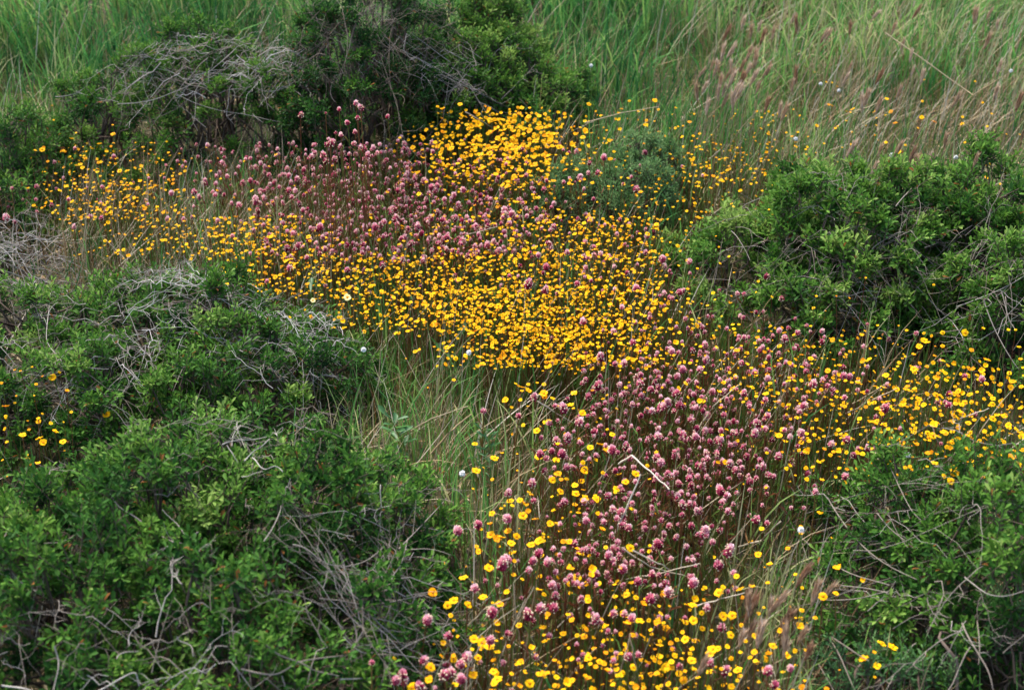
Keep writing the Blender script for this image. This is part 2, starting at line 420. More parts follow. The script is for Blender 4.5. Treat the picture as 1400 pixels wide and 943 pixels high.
S_A, MD_A = shrub("big dense green shrub filling the lower left corner, grey twigs over its leaves",
    [(40, 700, 190, .26, .26), (240, 605, 190, .27, .31), (420, 600, 165, .26, .31), (525, 650, 95, .2, .23), (330, 740, 230, .28, .30), (110, 800, 210, .28, .25), (480, 740, 130, .2, .22), (250, 860, 180, .2, .2), (-120, 720, 150, .3, .25), (455, 830, 130, .16, .15)], gap=.28,
    twigs=[tf(320, 630, 50, 20, 10, .1), tf(150, 700, 100, 60, 12, .09), tf(420, 660, 70, 50, 10, .09), tf(530, 875, 42, 32, 44, .18, lo=-.3, lift=.03, tint=(.05, .6)),
           tf(280, 915, 170, 18, 34, .16, tint=(.1, .8)), tf(560, 820, 30, 20, 20, .16, tint=(.1, .6)), tf(350, 790, 130, 60, 9, .09), tf(60, 860, 80, 50, 12, .15), tf(420, 535, 60, 25, 34, .14, lo=-.3), tf(230, 580, 120, 20, 18, .14), tf(530, 730, 40, 60, 9, .18, ang=.9, sd=.3)],
    lines=[([(305, 607), (320, 603), (345, 604), (362, 596)], .03, .0022, .95), ([(310, 608), (317, 622), (323, 634)], .03, .0018, .8), ([(333, 575), (325, 588), (318, 600), (316, 606)], .03, .0016, .9),
           ([(334, 632), (348, 618), (360, 610), (372, 600)], .035, .0024, 1), ([(343, 626), (350, 638), (362, 647), (376, 642), (388, 650)], .03, .0021, .95), ([(330, 652), (345, 650), (362, 646)], .03, .0018, .85),
           ([(150, 675), (165, 690), (195, 710), (225, 733), (250, 745)], .03, .0023, .7), ([(82, 615), (95, 640), (105, 650)], .03, .0019, .9), ([(60, 742), (95, 735), (130, 698)], .03, .0016, .6),
           ([(222, 697), (240, 712), (252, 730)], .03, .0016, .7), ([(400, 745), (420, 752), (448, 772), (470, 774)], .03, .0018, .7), ([(360, 738), (380, 700), (383, 690)], .03, .0016, .7),
           ([(0, 936), (30, 936), (50, 943), (80, 948)], .05, .0028, 1), ([(120, 950), (150, 935), (185, 922), (190, 940)], .06, .0026, 1), ([(75, 880), (80, 905), (78, 940)], .1, .0026, .7),
           ([(243, 868), (246, 880), (262, 890), (268, 905)], .03, .0018, .75), ([(160, 900), (165, 890), (190, 888)], .04, .0018, .8),
           ([(330, 915), (370, 927), (395, 915), (415, 905), (470, 898)], .06, .0028, .45), ([(385, 925), (390, 940), (400, 950)], .06, .0024, .45), ([(355, 870), (380, 893), (415, 903), (440, 915), (470, 925)], .06, .0026, .4),
           ([(470, 800), (500, 825), (560, 815), (585, 808), (620, 786), (648, 765)], .03, .0022, .55), ([(470, 870), (500, 890), (540, 880), (595, 868), (610, 862)], .04, .0019, .85),
           ([(465, 928), (490, 925), (530, 921)], .05, .0022, .95), ([(520, 855), (525, 880), (550, 898), (590, 895)], .03, .0018, .5), ([(465, 818), (490, 850), (490, 880), (480, 898)], .03, .0022, .4),
           ([(545, 750), (590, 705), (625, 670), (640, 655)], .04, .0021, .55), ([(465, 775), (500, 768), (525, 745)], .04, .0019, .6)])
S_B, MD_B = shrub("flat shrub on the left behind the big one, bleached twig tangle on its right",
    [(230, 395, 150, .24, .20), (60, 440, 130, .22, .18), (5, 470, 120, .2, .18), (20, 400, 90, .16, .14), (380, 455, 140, .2, .15), (130, 480, 150, .18, .19), (290, 500, 130, .16, .17), (-80, 430, 100, .3, .2)],
    twigs=[tf(395, 405, 55, 30, 150, .16, lo=.0, lift=.035, tint=(.45, 1.)), tf(210, 400, 110, 30, 40, .16), tf(250, 450, 80, 30, 40, .17, tint=(.4, .95)), tf(430, 480, 60, 35, 50, .18, tint=(.3, .85)), tf(50, 540, 70, 25, 40, .2, ang=.1, sd=.5), tf(60, 420, 60, 40, 28, .17), tf(220, 500, 90, 25, 24, .15), tf(270, 375, 100, 16, 100, .15, lo=0., tint=(.3, .95)), tf(130, 400, 80, 20, 50, .15, lo=0., tint=(.3, .9)), tf(430, 395, 40, 25, 60, .15, lo=0., tint=(.35, 1.))],
    lines=[([(68, 400), (62, 440), (62, 470), (70, 486), (78, 500), (84, 535)], .02, .0020, .75), ([(146, 360), (158, 372), (172, 382)], .03, .0021, 1), ([(355, 430), (365, 432), (368, 455), (360, 490), (358, 505)], .03, .0018, .75),
           ([(178, 505), (190, 522), (205, 535), (208, 540)], .03, .0020, .75), ([(115, 500), (150, 505)], .03, .0022, 1), ([(0, 510), (40, 505), (70, 490)], .03, .0018, .7), ([(250, 500), (240, 530), (235, 548)], .03, .0018, .6)])
S_C, MD_C = shrub("low shrub at upper left with a fan of bare silver branches across its front",
    [(250, 70, 190, .28, .30), (120, 115, 90, .22, .22), (385, 85, 70, .22, .28), (300, 110, 130, .2, .18)], sprl=.045, leafy=.72, gap=.36,
    twigs=[tf(320, 112, 60, 22, 70, .22, lo=.0, ang=.35, sd=.35, lift=.05, tint=(.2, .9), r=.0011, wig=.08), tf(225, 90, 50, 25, 24, .18, lo=-.3, ang=1.0, sd=.5, lift=.05, tint=(.2, .85)), tf(370, 95, 35, 25, 40, .18, lo=-.2, lift=.05, tint=(.2, .8)), tf(150, 115, 50, 20, 18, .2, lift=.04)],
    lines=[([(75, 131), (103, 124), (118, 110)], .06, .002, .95), ([(103, 124), (112, 132), (130, 138), (160, 142)], .06, .002, .9), ([(160, 142), (205, 142), (240, 130), (280, 112), (320, 80), (342, 62)], .05, .0028, .9),
           ([(240, 130), (265, 140), (300, 152), (340, 156), (385, 162), (430, 145)], .06, .0018, .9), ([(330, 110), (360, 125), (395, 118), (420, 97)], .06, .0016, .9), ([(345, 155), (356, 168)], .06, .002, .8),
           ([(205, 80), (215, 65), (228, 55)], .06, .0016, .9), ([(410, 155), (440, 140), (475, 118)], .06, .0016, .8)])
S_D, MD_D = shrub("dark brownish twiggy shrub at the top edge, left of centre",
    [(470, 15, 95, .3, .42), (560, 45, 80, .26, .32), (430, 40, 50, .25, .33), (520, -30, 120, .3, .45)], leafy=.6, tone=.1, gap=.3,
    twigs=[tf(470, 40, 50, 35, 100, .26, r=.0009,  ang=1.2, sd=.7, lift=.06, tint=(0, .25)), tf(560, 60, 40, 35, 30, .2, tint=(0, .3)), tf(580, 95, 30, 20, 20, .25, ang=.4, sd=.3, tint=(.4, .8))])
S_E, MD_E = shrub("leafy bright green shrub behind the yellow hump of daisies",
    [(690, 62, 105, .2, .24), (620, 60, 75, .2, .27), (755, 92, 55, .16, .12), (720, 105, 70, .12, .14), (660, 5, 100, .25, .3)], tone=.58, lsize=.02, nl=11, spacing=.05, sprl=.055,
    twigs=[tf(620, 110, 50, 18, 16, .2, tint=(.3, .7))])
S_F, MD_F = shrub("small feathery grey-green bush alone among the daisies, right of the yellow hump",
    [(790, 236, 65, .12, .15), (850, 228, 80, .12, .17), (890, 192, 55, .1, .16), (820, 265, 70, .1, .08)], tone=.85, lsize=.018, lwid=.24, nl=15, spacing=.036, nspr=8, sprl=.045, mat=M_leaf_blue, gap=.25, mix_up=.9, bark=.5)
S_G, MD_G = shrub("broad rounded shrub at right, its skirt trailing over the daisies",
    [(1150, 228, 110, .26, .33), (1050, 300, 110, .24, .21), (1225, 255, 85, .26, .30), (985, 325, 85, .18, .13), (1130, 330, 110, .2, .22), (1100, 225, 60, .16, .24)], tone=.6, lsize=.022,
    twigs=[tf(1200, 350, 45, 22, 46, .18, lift=.03, tint=(.0, .5)), tf(1100, 290, 70, 40, 26, .2, ang=-.6, sd=.4, tint=(.2, .6)), tf(1160, 410, 90, 18, 16, .16, tint=(.2, .7)), tf(1000, 400, 40, 20, 9, .15, tint=(.2, .6))],
    lines=[([(1190, 350), (1192, 340), (1215, 328), (1230, 322)], .03, .0026, .6), ([(1175, 355), (1205, 350), (1225, 355), (1260, 350)], .03, .0022, .55), ([(1225, 282), (1250, 250), (1268, 215), (1275, 200)], .04, .0024, .55),
           ([(1265, 337), (1285, 325), (1302, 303)], .03, .002, .6), ([(1000, 315), (1012, 330), (1025, 360)], .03, .0018, .7), ([(930, 380), (960, 385), (1000, 382)], .05, .0018, .6), ([(1140, 405), (1165, 405), (1185, 398), (1210, 398)], .02, .002, .75)])
S_H, MD_H = shrub("tall dark shrub cut off by the right edge, above the flowers",
    [(1370, 225, 100, .3, .34), (1400, 330, 100, .26, .28), (1330, 290, 70, .2, .22), (1480, 260, 110, .3, .36), (1390, 400, 70, .18, .18)], tone=.5, lsize=.021,
    twigs=[tf(1330, 350, 40, 25, 40, .2, tint=(.1, .5)), tf(1330, 430, 35, 25, 12, .2, tint=(.2, .8))],
    lines=[([(1345, 410), (1360, 440), (1380, 480), (1402, 510)], .05, .0032, .6), ([(1370, 400), (1380, 435), (1388, 450)], .05, .0024, .6),
           ([(1255, 452), (1285, 465), (1300, 458), (1310, 440)], .03, .0019, .95), ([(1303, 440), (1318, 468), (1310, 480), (1290, 480)], .03, .0019, .95), ([(1225, 415), (1240, 432), (1275, 437)], .03, .0019, .7), ([(1270, 460), (1310, 465), (1350, 470)], .02, .0016, .7)])
S_I, MD_I = shrub("green shrub at lower right crossed by arching bare stems",
    [(1300, 665, 130, .25, .22), (1190, 690, 80, .18, .13), (1370, 730, 120, .26, .26), (1260, 770, 120, .2, .16), (1430, 680, 100, .25, .25)], tone=.42,
    twigs=[tf(1160, 730, 50, 50, 26, .26, ang=-.8, sd=.3, lift=.04, tint=(.1, .55)), tf(1240, 640, 70, 30, 18, .2, ang=-1.1, sd=.3, lift=.06, tint=(.3, .6)), tf(1330, 800, 60, 40, 9, .14, tint=(.1, .5)), tf(1160, 840, 50, 25, 10, .16, tint=(.1, .5))],
    lines=[([(1073, 690), (1090, 730), (1125, 765), (1160, 790), (1215, 805)], .05, .0028, .55), ([(1095, 740), (1110, 775), (1135, 798)], .05, .0022, .55), ([(1090, 810), (1130, 822), (1180, 818), (1215, 808)], .05, .0026, .6),
           ([(1130, 680), (1155, 720), (1190, 760), (1250, 790)], .05, .0024, .5), ([(1200, 700), (1220, 725), (1250, 745)], .05, .002, .55), ([(1150, 800), (1185, 805), (1210, 810)], .06, .0022, .6), ([(1145, 600), (1155, 640), (1175, 670)], .04, .0018, .5),
           ([(1320, 788), (1345, 810), (1375, 817), (1400, 810)], .04, .0022, .7), ([(1215, 640), (1240, 690), (1260, 710)], .05, .0018, .5)])
S_J, MD_J = shrub("soft bluish-green bush at the bottom right corner with a bare grey stem",
    [(1215, 890, 85, .15, .15), (1340, 885, 110, .17, .19), (1420, 870, 80, .18, .2), (1290, 955, 140, .14, .14)], tone=.5, lwid=.3, nl=16, lsize=.014, mat=M_leaf_blue, spacing=.042, nspr=9, mix_up=.8,
    twigs=[tf(1340, 870, 30, 20, 5, .14, tint=(.3, .6))],
    lines=[([(1315, 850), (1325, 880), (1345, 910), (1352, 945)], .03, .0028, .35), ([(1335, 840), (1340, 880), (1342, 910)], .03, .002, .35), ([(1085, 850), (1100, 885), (1120, 915), (1140, 950)], .05, .003, .3), ([(1130, 865), (1150, 900), (1175, 945)], .05, .0028, .25), ([(1130, 865), (1160, 885), (1185, 905)], .06, .0026, .3)])
S_K, MD_K = shrub("leafy green bush cut off by the left edge, beside the upper yellow daisies",
    [(10, 185, 60, .2, .22), (-60, 200, 90, .25, .26), (35, 225, 40, .12, .12)], tone=.45, lsize=.02, nl=9)
# dead brush at the left edge
md_l = Mound([(20, 330, 70, .15, .12), (-50, 350, 80, .2, .15)]); ALL_MOUNDS.append(md_l)
root = thing("dead_brush", tuple(ray(20, 400)), "grey leafless heap of brush at the left edge, below the upper daisies", "dead brush")
tw = Buf(); twig_field(tw, md_l, 22, 350, 30, 45, 100, .2, ang=.8, sd=.7, lift=.05, tint=(.2, .85), r=.0011)
for q in tw.v: q -= np.array(root.location)
link("dead_twigs", tw.mesh("dead_twigs", M_twig), root)

def in_shrub(x, y):
    z = np.zeros(np.shape(x))
    for m in ALL_MOUNDS: z = np.maximum(z, m.H(x, y))
    return z

# ------------------------------------------------------------------ grass and undergrowth
UND = ["gggggggggmmmmm",
       "ggddggggggmyyy",
       "gmmmrrrrgmmggd",
       "yyyyymmmrrdddd",
       "dddmwwgmrrrddd",
       "ddddwwwrrrrrrr",
       "dddddwwrrrrrgg",
       "ddddddgrrrmggg",
       "ddddddmrrrmmgg",
       "dddddmrrrrmmgg"]
def und(u, v):
    c = np.clip(((u + rng.normal(0, 28, len(u))) // 100).astype(int), 0, 13); r = np.clip(((v + rng.normal(0, 24, len(v))) // 100).astype(int), 0, 9)
    g = np.array([list(s) for s in UND]); return g[r, c]

def scatter(n, x0, x1, y0, y1):
    x, y = rng.uniform(x0, x1, n), rng.uniform(y0, y1, n); return x, y, T(x, y)

gb, sb, db = Buf(), Buf(), Buf()
def frustum_pts(n, yfar=6.6):
    # over the seen ground with a wide margin to either side
    y = rng.uniform(1.25, yfar, n); half = .47 * np.hypot(y, CAM_H) + .5
    x = rng.uniform(-1, 1, n) * half; keep = rng.random(n) < half / half.max()
    x, y = x[keep], y[keep]; z = T(x, y); p = np.stack([x, y, z], -1)
    u, v, _ = proj(p); return p, u, v
# tall green grass
p, u, v = frustum_pts(190000); k = und(u, v); h = in_shrub(p[:, 0], p[:, 1])
pr = np.select([k == 'g', k == 'm', k == 'y', k == 'r', k == 'd', k == 'w'], [.62, .42, .22, .06, .05, .36]) * np.where(h > .02, .25, 1)
tuft = sstep(.2, .8, vnoise(p[:, 0], p[:, 1], 6, 3)); pr = pr * (.3 + 1.3 * tuft)
s = rng.random(len(p)) < pr; p, u, v, k, h, tuft = p[s], u[s], v[s], k[s], h[s], tuft[s]; n = len(p)
far = sstep(3.7, 4.4, p[:, 1])
H = rng.uniform(.07, .19, n) * (1 - far) + rng.uniform(.11, .33, n) * far * (.6 + .8 * tuft)
H = np.where((k == 'r'), rng.uniform(.10, .22, n), H)
tin = np.clip(rng.normal(.46, .24, n) + .7 * (vnoise(p[:, 0], p[:, 1], 2.2, 4) - .5) + .35 * (tuft - .5) + .4 * (vnoise(p[:, 0], p[:, 1], 9, 31) - .5) + .12 * (k == 'm') + .16 * (u < 420) * (v < 80), 0, 1)
blades(gb, p, rng.uniform(0, 6.28, n), np.abs(rng.normal(.16, .22, n)), H, rng.uniform(.0018, .0045, n) * (1 + 1.1 * far * rng.random(n)), np.abs(rng.normal(.5, .6, n)) * (1 + .6 * far), tin)
# thin reddish and green flower stems
p, u, v = frustum_pts(280000, 4.6); k = und(u, v); h = in_shrub(p[:, 0], p[:, 1])
pr = np.select([k == 'r', k == 'm', k == 'g', k == 'y', k == 'd', k == 'w'], [.75, .45, .3, .3, .25, .5]) * np.where(h > .02, .3, 1)
s = rng.random(len(p)) < pr; p, k = p[s], k[s]; n = len(p)
tin = np.clip(np.where(rng.random(n) < np.where(k == 'r', .34, .18), rng.uniform(0, .5, n), rng.uniform(.5, 1, n)) + .3 * (vnoise(p[:, 0], p[:, 1], 3, 9) - .5), 0, 1)
blades(sb, p, rng.uniform(0, 6.28, n), np.abs(rng.normal(.1, .15, n)), rng.uniform(.035, .115, n), rng.uniform(.0010, .0026, n), np.abs(rng.normal(.2, .3, n)), tin, 3)
# dry grass
p, u, v = frustum_pts(150000); k = und(u, v); h = in_shrub(p[:, 0], p[:, 1])
pr = np.select([k == 'y', k == 'm', k == 'g', k == 'r', k == 'd', k == 'w'], [.8, .20, .09, .16, .08, .4]) * np.where(h > .02, .3, 1) * (.3 + 1.4 * vnoise(p[:, 0], p[:, 1], 6, 12))
s = rng.random(len(p)) < pr; p, k, u, v = p[s], k[s], u[s], v[s]; n = len(p)
far = sstep(3.7, 4.4, p[:, 1])
lean = np.abs(rng.normal(.5, .45, n))
blades(db, p, np.where(rng.random(n) < .6, rng.normal(.5, .6, n), rng.uniform(0, 6.28, n)), lean, rng.uniform(.08, .24, n) * (1 + .5 * far), rng.uniform(.001, .0026, n), rng.normal(.3, .3, n), rng.random(n), 4)
link("grass", gb.mesh("grass", M_grass), kind="stuff")
link("undergrowth", sb.mesh("undergrowth", M_stem), kind="stuff")
link("dry_grass", db.mesh("dry_grass", M_straw), kind="stuff")
# dead leaves and bits of straw on the soil
p, u, v = frustum_pts(60000, 5.5); n = len(p); p[:, 2] += rng.uniform(.002, .012, n); lb = Buf()
d = unit(np.stack([rng.normal(0, 1, n), rng.normal(0, 1, n), rng.normal(0, .22, n)], -1)); sz = rng.uniform(.008, .03, n)
leaves(lb, p, d, sz, np.minimum(sz * rng.uniform(.1, .5, n), .007), rng.normal(0, .5, n), rng.uniform(0, .8, n))
link("leaf_litter", lb.mesh("leaf_litter", M_straw), kind="stuff")

# ------------------------------------------------------------------ flower templates
def daisy_parts(nr, cup, seed):
    g = np.random.default_rng(seed); ra, di = Buf(), Buf()
    for q in range(nr):
        a = 2 * np.pi * q / nr + g.normal(0, .07); L = .0105 * g.uniform(.88, 1.1); w = .0030 * g.uniform(.9, 1.2); dz = cup + g.normal(0, .10)
        prof = np.array([[.0025, .45], [.006, .95], [.0088, 1.0], [.0105, .55]])
        c, s = math.cos(a), math.sin(a); vs = []
        for (r, ww) in prof:
            r = r * L / .0105; z = .0012 + r * dz - 18 * r * r * .6
            for sg in (-1, 0, 1): vs.append((c * r - s * sg * w * ww, s * r + c * sg * w * ww, z + (.0006 if sg == 0 else 0)))
        f = [(r * 3 + e, r * 3 + e + 1, r * 3 + e + 4, r * 3 + e + 3) for r in range(3) for e in (0, 1)]
        ra.add(vs, f, float(np.clip(g.normal(.5, .12), 0, 1)))
    rings = [(.0046, .0004), (.0043, .0022), (.0030, .0036), (.0012, .0042)]; vs = []
    for (r, z) in rings:
        for e in range(9): vs.append((r * math.cos(e * .698), r * math.sin(e * .698), z + g.normal(0, .0002)))
    f = [(r * 9 + e, r * 9 + (e + 1) % 9, r * 9 + 9 + (e + 1) % 9, r * 9 + 9 + e) for r in range(3) for e in range(9)]
    vs.append((0, 0, .0044)); di.add(vs, f, g.uniform(0, 1, len(vs)))
    di.more([(27 + e, 27 + (e + 1) % 9, 36) for e in range(9)])
    return ra, di

def spike_parts(w, hgt, nb, seed):
    """a plump head of overlapping pink bracts with cream lips showing between them"""
    g = np.random.default_rng(seed); br, li = Buf(), Buf(); z0 = -hgt * .5
    q = np.arange(nb); t = (q + .5) / nb; az = q * 2.39996 + g.normal(0, .15, nb)
    rad = w * .5 * np.sin(np.pi * np.clip(.12 + .80 * t, 0, 1)) ** .7
    pos = np.stack([np.cos(az) * rad * .55, np.sin(az) * rad * .55, z0 + t * hgt * .88], -1)
    out = np.stack([np.cos(az), np.sin(az), 0 * az], -1); el = .35 + 1.05 * t + g.normal(0, .12, nb)
    d = out * np.cos(el)[:, None] + np.array([0, 0, 1.0]) * np.sin(el)[:, None]
    L = (.008 + .004 * g.random(nb)) * (w / .022); wd = L * g.uniform(.34, .5, nb)
    fr = frames(d, g.normal(0, .3, nb))
    tv = np.array([[-.45, 0, 0], [.45, 0, 0], [.85, .5, -.06], [.62, .88, -.02], [0, 1.0, .05], [-.62, .88, -.02], [-.85, .5, -.06], [0, .5, .22], [0, .82, .2]])
    v = pos[:, None] + fr[:, None, :, 0] * (tv[:, 0] * wd[:, None])[..., None] + fr[:, None, :, 2] * (tv[:, 1] * L[:, None])[..., None] + fr[:, None, :, 1] * (tv[:, 2] * L[:, None])[..., None]
    ff = np.array([[0, 7, 6, 6], [0, 1, 7, 7], [1, 2, 7, 7], [2, 3, 8, 7], [3, 4, 8, 8], [4, 5, 8, 8], [5, 6, 7, 8]])
    tri = np.array([f_[:3] for f_ in ff if f_[2] == f_[3]]); qd = np.array([f_ for f_ in ff if f_[2] != f_[3]])
    bases = (np.arange(nb) * 9)[:, None, None]
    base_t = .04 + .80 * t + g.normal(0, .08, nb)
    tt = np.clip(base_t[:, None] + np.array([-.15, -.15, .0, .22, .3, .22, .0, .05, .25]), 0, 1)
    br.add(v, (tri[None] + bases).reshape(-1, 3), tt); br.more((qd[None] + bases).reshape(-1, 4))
    # core
    vs = []; rr = [(.25, 0), (.4, .3), (.36, .62), (.1, .85)]
    for (r, z) in rr:
        for e in range(7): vs.append((w * r * .8 * math.cos(e * .8976), w * r * .8 * math.sin(e * .8976), z0 + z * hgt))
    br.add(vs, [(r * 7 + e, r * 7 + (e + 1) % 7, r * 7 + 7 + (e + 1) % 7, r * 7 + 7 + e) for r in range(3) for e in range(7)], .15)
    nl_ = max(6, nb // 3); q = g.choice(np.arange(int(nb * .05), int(nb * .8)), nl_, replace=False)
    o = pos[q] + d[q] * L[q][:, None] * .95 + out[q] * .0012; r = .0026 * (w / .022) * g.uniform(.8, 1.25, nl_)
    oc = np.array([[1, 0, 0], [-1, 0, 0], [0, 1, 0], [0, -1, 0], [0, 0, 1.2], [0, 0, -1.2]])
    of = np.array([[0, 2, 4], [2, 1, 4], [1, 3, 4], [3, 0, 4], [2, 0, 5], [1, 2, 5], [3, 1, 5], [0, 3, 5]])
    li.add(o[:, None] + oc[None] * r[:, None, None], (of[None] + (np.arange(nl_) * 6)[:, None, None]).reshape(-1, 3), np.repeat(g.random(nl_), 6))
    return br, li

DA = [daisy_parts(11, .15, 1), daisy_parts(12, .30, 2), daisy_parts(9, .05, 3), daisy_parts(10, .55, 4)]
SPK = [spike_parts(.022, .026, 44, 1), spike_parts(.020, .021, 36, 2), spike_parts(.023, .036, 60, 3), spike_parts(.018, .018, 28, 4)]
def cat(bf):
    v = np.concatenate(bf.v); t = np.concatenate(bf.t); f3 = np.concatenate(bf.f[3]) if bf.f[3] else None; f4 = np.concatenate(bf.f[4]) if bf.f[4] else None
    return v, t, f3, f4
def rep(buf, tmpl, mats, locs, sc, dt, mat):
    v, t, f3, f4 = tmpl; n = len(locs)
    if n == 0: return
    w = np.einsum('nij,kj->nki', mats, v) * sc[:, None, None] + locs[:, None]
    off = (np.arange(n) * len(v))[:, None, None]; tt = np.clip(t[None] + dt[:, None], 0, 1)
    first = True
    for f in (f3, f4):
        if f is None: continue
        ff = (f[None] + off).reshape(-1, f.shape[1])
        if first: buf.add(w, ff, tt, mat); first = False
        else:
            buf.f[f.shape[1]].append(ff + buf.n - n * len(v)); buf.m[f.shape[1]].append(np.full(len(ff), mat, int))

# ------------------------------------------------------------------ where the flowers grow (counts per 50 px square of the photograph)
YEL = {2: (12, [0, 1, 1, 0, 1, 1, 0, 0, 0, 0, 1, 1, 0, 2, 2]),
       3: (0, [3, 3, 0, 1, 0, 0, 0, 0, 0, 0, 2, 13, 36, 48, 48, 22, 5, 6, 5, 5, 4, 4, 3, 5, 4, 1, 3, 2]),
       4: (1, [6, 14, 10, 8, 6, 3, 2, 1, 1, 2, 12, 34, 44, 44, 20, 5, 6, 10, 18, 16, 12, 3, 1, 1, 0, 2, 2]),
       5: (0, [1, 8, 30, 30, 12, 8, 4, 2, 3, 3, 4, 6, 12, 18, 18, 5, 4, 8, 12, 10, 2]),
       6: (2, [3, 6, 8, 8, 18, 18, 8, 6, 5, 5, 8, 10, 22, 22, 26, 18, 6, 2]),
       7: (6, [3, 20, 18, 16, 20, 28, 38, 28, 22, 24, 24, 18, 10, 2, 1]),
       8: (8, [2, 12, 20, 28, 38, 40, 40, 30, 24, 24, 20, 10, 3, 2, 2, 2, 1, 1]),
       9: (11, [2, 10, 26, 40, 32, 16, 16, 16, 14, 12, 16, 16, 12, 8, 8, 5, 2]),
       10: (12, [1, 3, 8, 3, 3, 5, 8, 10, 14, 18, 18, 16, 14, 12, 12, 12]),
       11: (13, [0, 2, 4, 3, 2, 1, 2, 5, 14, 16, 18, 20, 18, 16, 16]),
       12: (13, [1, 2, 5, 6, 3, 1, 2, 3, 6, 10, 12, 8, 9, 9, 8]),
       13: (13, [3, 4, 7, 5, 3, 1, 1, 1, 1]),
       14: (13, [5, 6, 10, 4, 3, 0, 0, 0, 2, 1]),
       15: (11, [0, 2, 4, 5, 6, 3, 3, 2, 2, 3, 2, 2, 1]),
       16: (12, [2, 4, 6, 6, 9, 10, 8, 6, 5, 3, 2, 1]),
       17: (11, [1, 3, 5, 8, 11, 14, 16, 12, 7, 6, 4, 1, 1]),
       18: (11, [2, 3, 6, 12, 16, 20, 22, 18, 11, 8, 6, 2, 2])}
PNK = {2: (), 3: (7, [0, 1, 4, 2]),
       4: (0, [0, 2, 3, 3, 3, 8, 11, 14, 15, 20, 26, 26, 9, 6, 5, 3, 1, 2, 1]),
       5: (0, [4, 3, 4, 3, 1, 3, 6, 10, 22, 28, 28, 28, 24, 20, 13, 4, 1]),
       6: (5, [1, 1, 8, 18, 24, 24, 24, 24, 20, 12, 4, 5, 3]),
       7: (7, [1, 3, 4, 3, 2, 2, 1, 3, 2, 4, 4, 3, 1, 1]),
       8: (15, [1, 4, 6, 5, 4, 3, 2, 1]),
       9: (15, [1, 4, 7, 8, 10, 8, 6, 5, 3, 1]),
       10: (14, [0, 3, 11, 15, 14, 12, 8, 8, 6, 4, 3, 3, 1]),
       11: (14, [1, 4, 9, 13, 16, 16, 14, 8, 4, 3, 3, 2, 1]),
       12: (14, [0, 5, 8, 12, 18, 20, 14, 7, 3, 2, 0, 1, 1]),
       13: (13, [1, 2, 4, 9, 12, 20, 16, 6, 3, 1]),
       14: (13, [1, 2, 4, 11, 10, 6, 3, 1]),
       15: (13, [1, 4, 7, 13, 8, 7, 3]),
       16: (12, [0, 1, 3, 4, 3, 3, 2, 1]),
       17: (13, [1, 2, 3, 2, 2, 1, 1, 0, 1]),
       18: (10, [1, 1, 2, 2, 1, 1, 1, 1, 0, 0, 0, 1])}
def grid(d):
    g = np.zeros((19, 28))
    for r, a_ in d.items():
        if a_: g[r, a_[0]:a_[0] + len(a_[1])] = a_[1]
    return g
YG, PNK = grid(YEL), grid(PNK)
YG[10:13, 0:2] += [[4, 2], [6, 6], [3, 1]]

HAND_Y = [(713, 530), (722, 534), (744, 538), (785, 538), (691, 547), (763, 556), (780, 554), (796, 565), (747, 578), (734, 589), (676, 627), (651, 644), (737, 624), (761, 628), (799, 643), (807, 612), (820, 608), (828, 617), (835, 616), (698, 685), (716, 688), (715, 705), (732, 710), (695, 726), (706, 733), (671, 731), (685, 735), (699, 743), (726, 745), (737, 740), (752, 716), (766, 672), (787, 675), (800, 681), (815, 683), (869, 648), (855, 659), (843, 669), (755, 656), (786, 664), (771, 741), (794, 756), (789, 790), (634, 790), (668, 777), (780, 777), (612, 827), (621, 821), (661, 817), (639, 827), (591, 810), (588, 912), (587, 929), (564, 940), (683, 826), (659, 878), (648, 874), (669, 884), (675, 918), (680, 929), (647, 923), (724, 934), (738, 922), (1220, 885), (1012, 806), (983, 810), (947, 828), (948, 848), (988, 842), (1001, 841), (937, 874), (974, 888), (971, 893), (1009, 916), (1181, 901), (1205, 880), (54, 600), (59, 605), (86, 604), (75, 590), (146, 567), (72, 516), (31, 595), (8, 556), (1319, 455), (1263, 466), (1257, 474), (713, 148), (629, 143), (895, 138), (805, 143), (1137, 145), (1212, 136), (1199, 151), (1218, 153), (1166, 150), (1073, 158), (1224, 169), (1260, 161), (1277, 167), (1229, 208), (28, 165), (43, 167), (67, 187), (81, 183), (98, 190), (58, 205), (87, 207), (155, 184), (136, 197), (117, 218), (110, 225), (941, 357), (861, 749), (856, 813), (900, 850), (875, 850)]
HAND_P = [(730, 543, 2), (821, 488, 2), (818, 527, 2), (853, 497, 0), (770, 558, 2), (661, 562, 1), (709, 569, 1), (761, 604, 2), (776, 598, 2), (768, 621, 0), (739, 621, 0), (792, 577, 0), (1036, 579, 2), (875, 525, 0), (654, 718, 0), (626, 726, 0), (694, 709, 0), (695, 673, 0), (727, 660, 0), (687, 771, 2), (693, 765, 0), (728, 767, 0), (737, 757, 0), (749, 769, 0), (649, 804, 1), (673, 838, 0), (584, 848, 0), (613, 869, 1), (638, 898, 0), (630, 908, 2), (607, 923, 0), (617, 919, 0), (631, 928, 0), (541, 930, 0), (550, 922, 0), (574, 938, 0), (670, 875, 0), (815, 846, 2), (739, 832, 0), (757, 831, 0), (964, 727, 2), (1034, 711, 1), (971, 906, 1), (914, 810, 0), (889, 819, 0), (1050, 917, 1), (1115, 672, 1), (1073, 463, 0), (411, 158, 0), (947, 797, 0), (1161, 515, 0), (1153, 514, 0), (898, 626, 0), (904, 632, 0)]

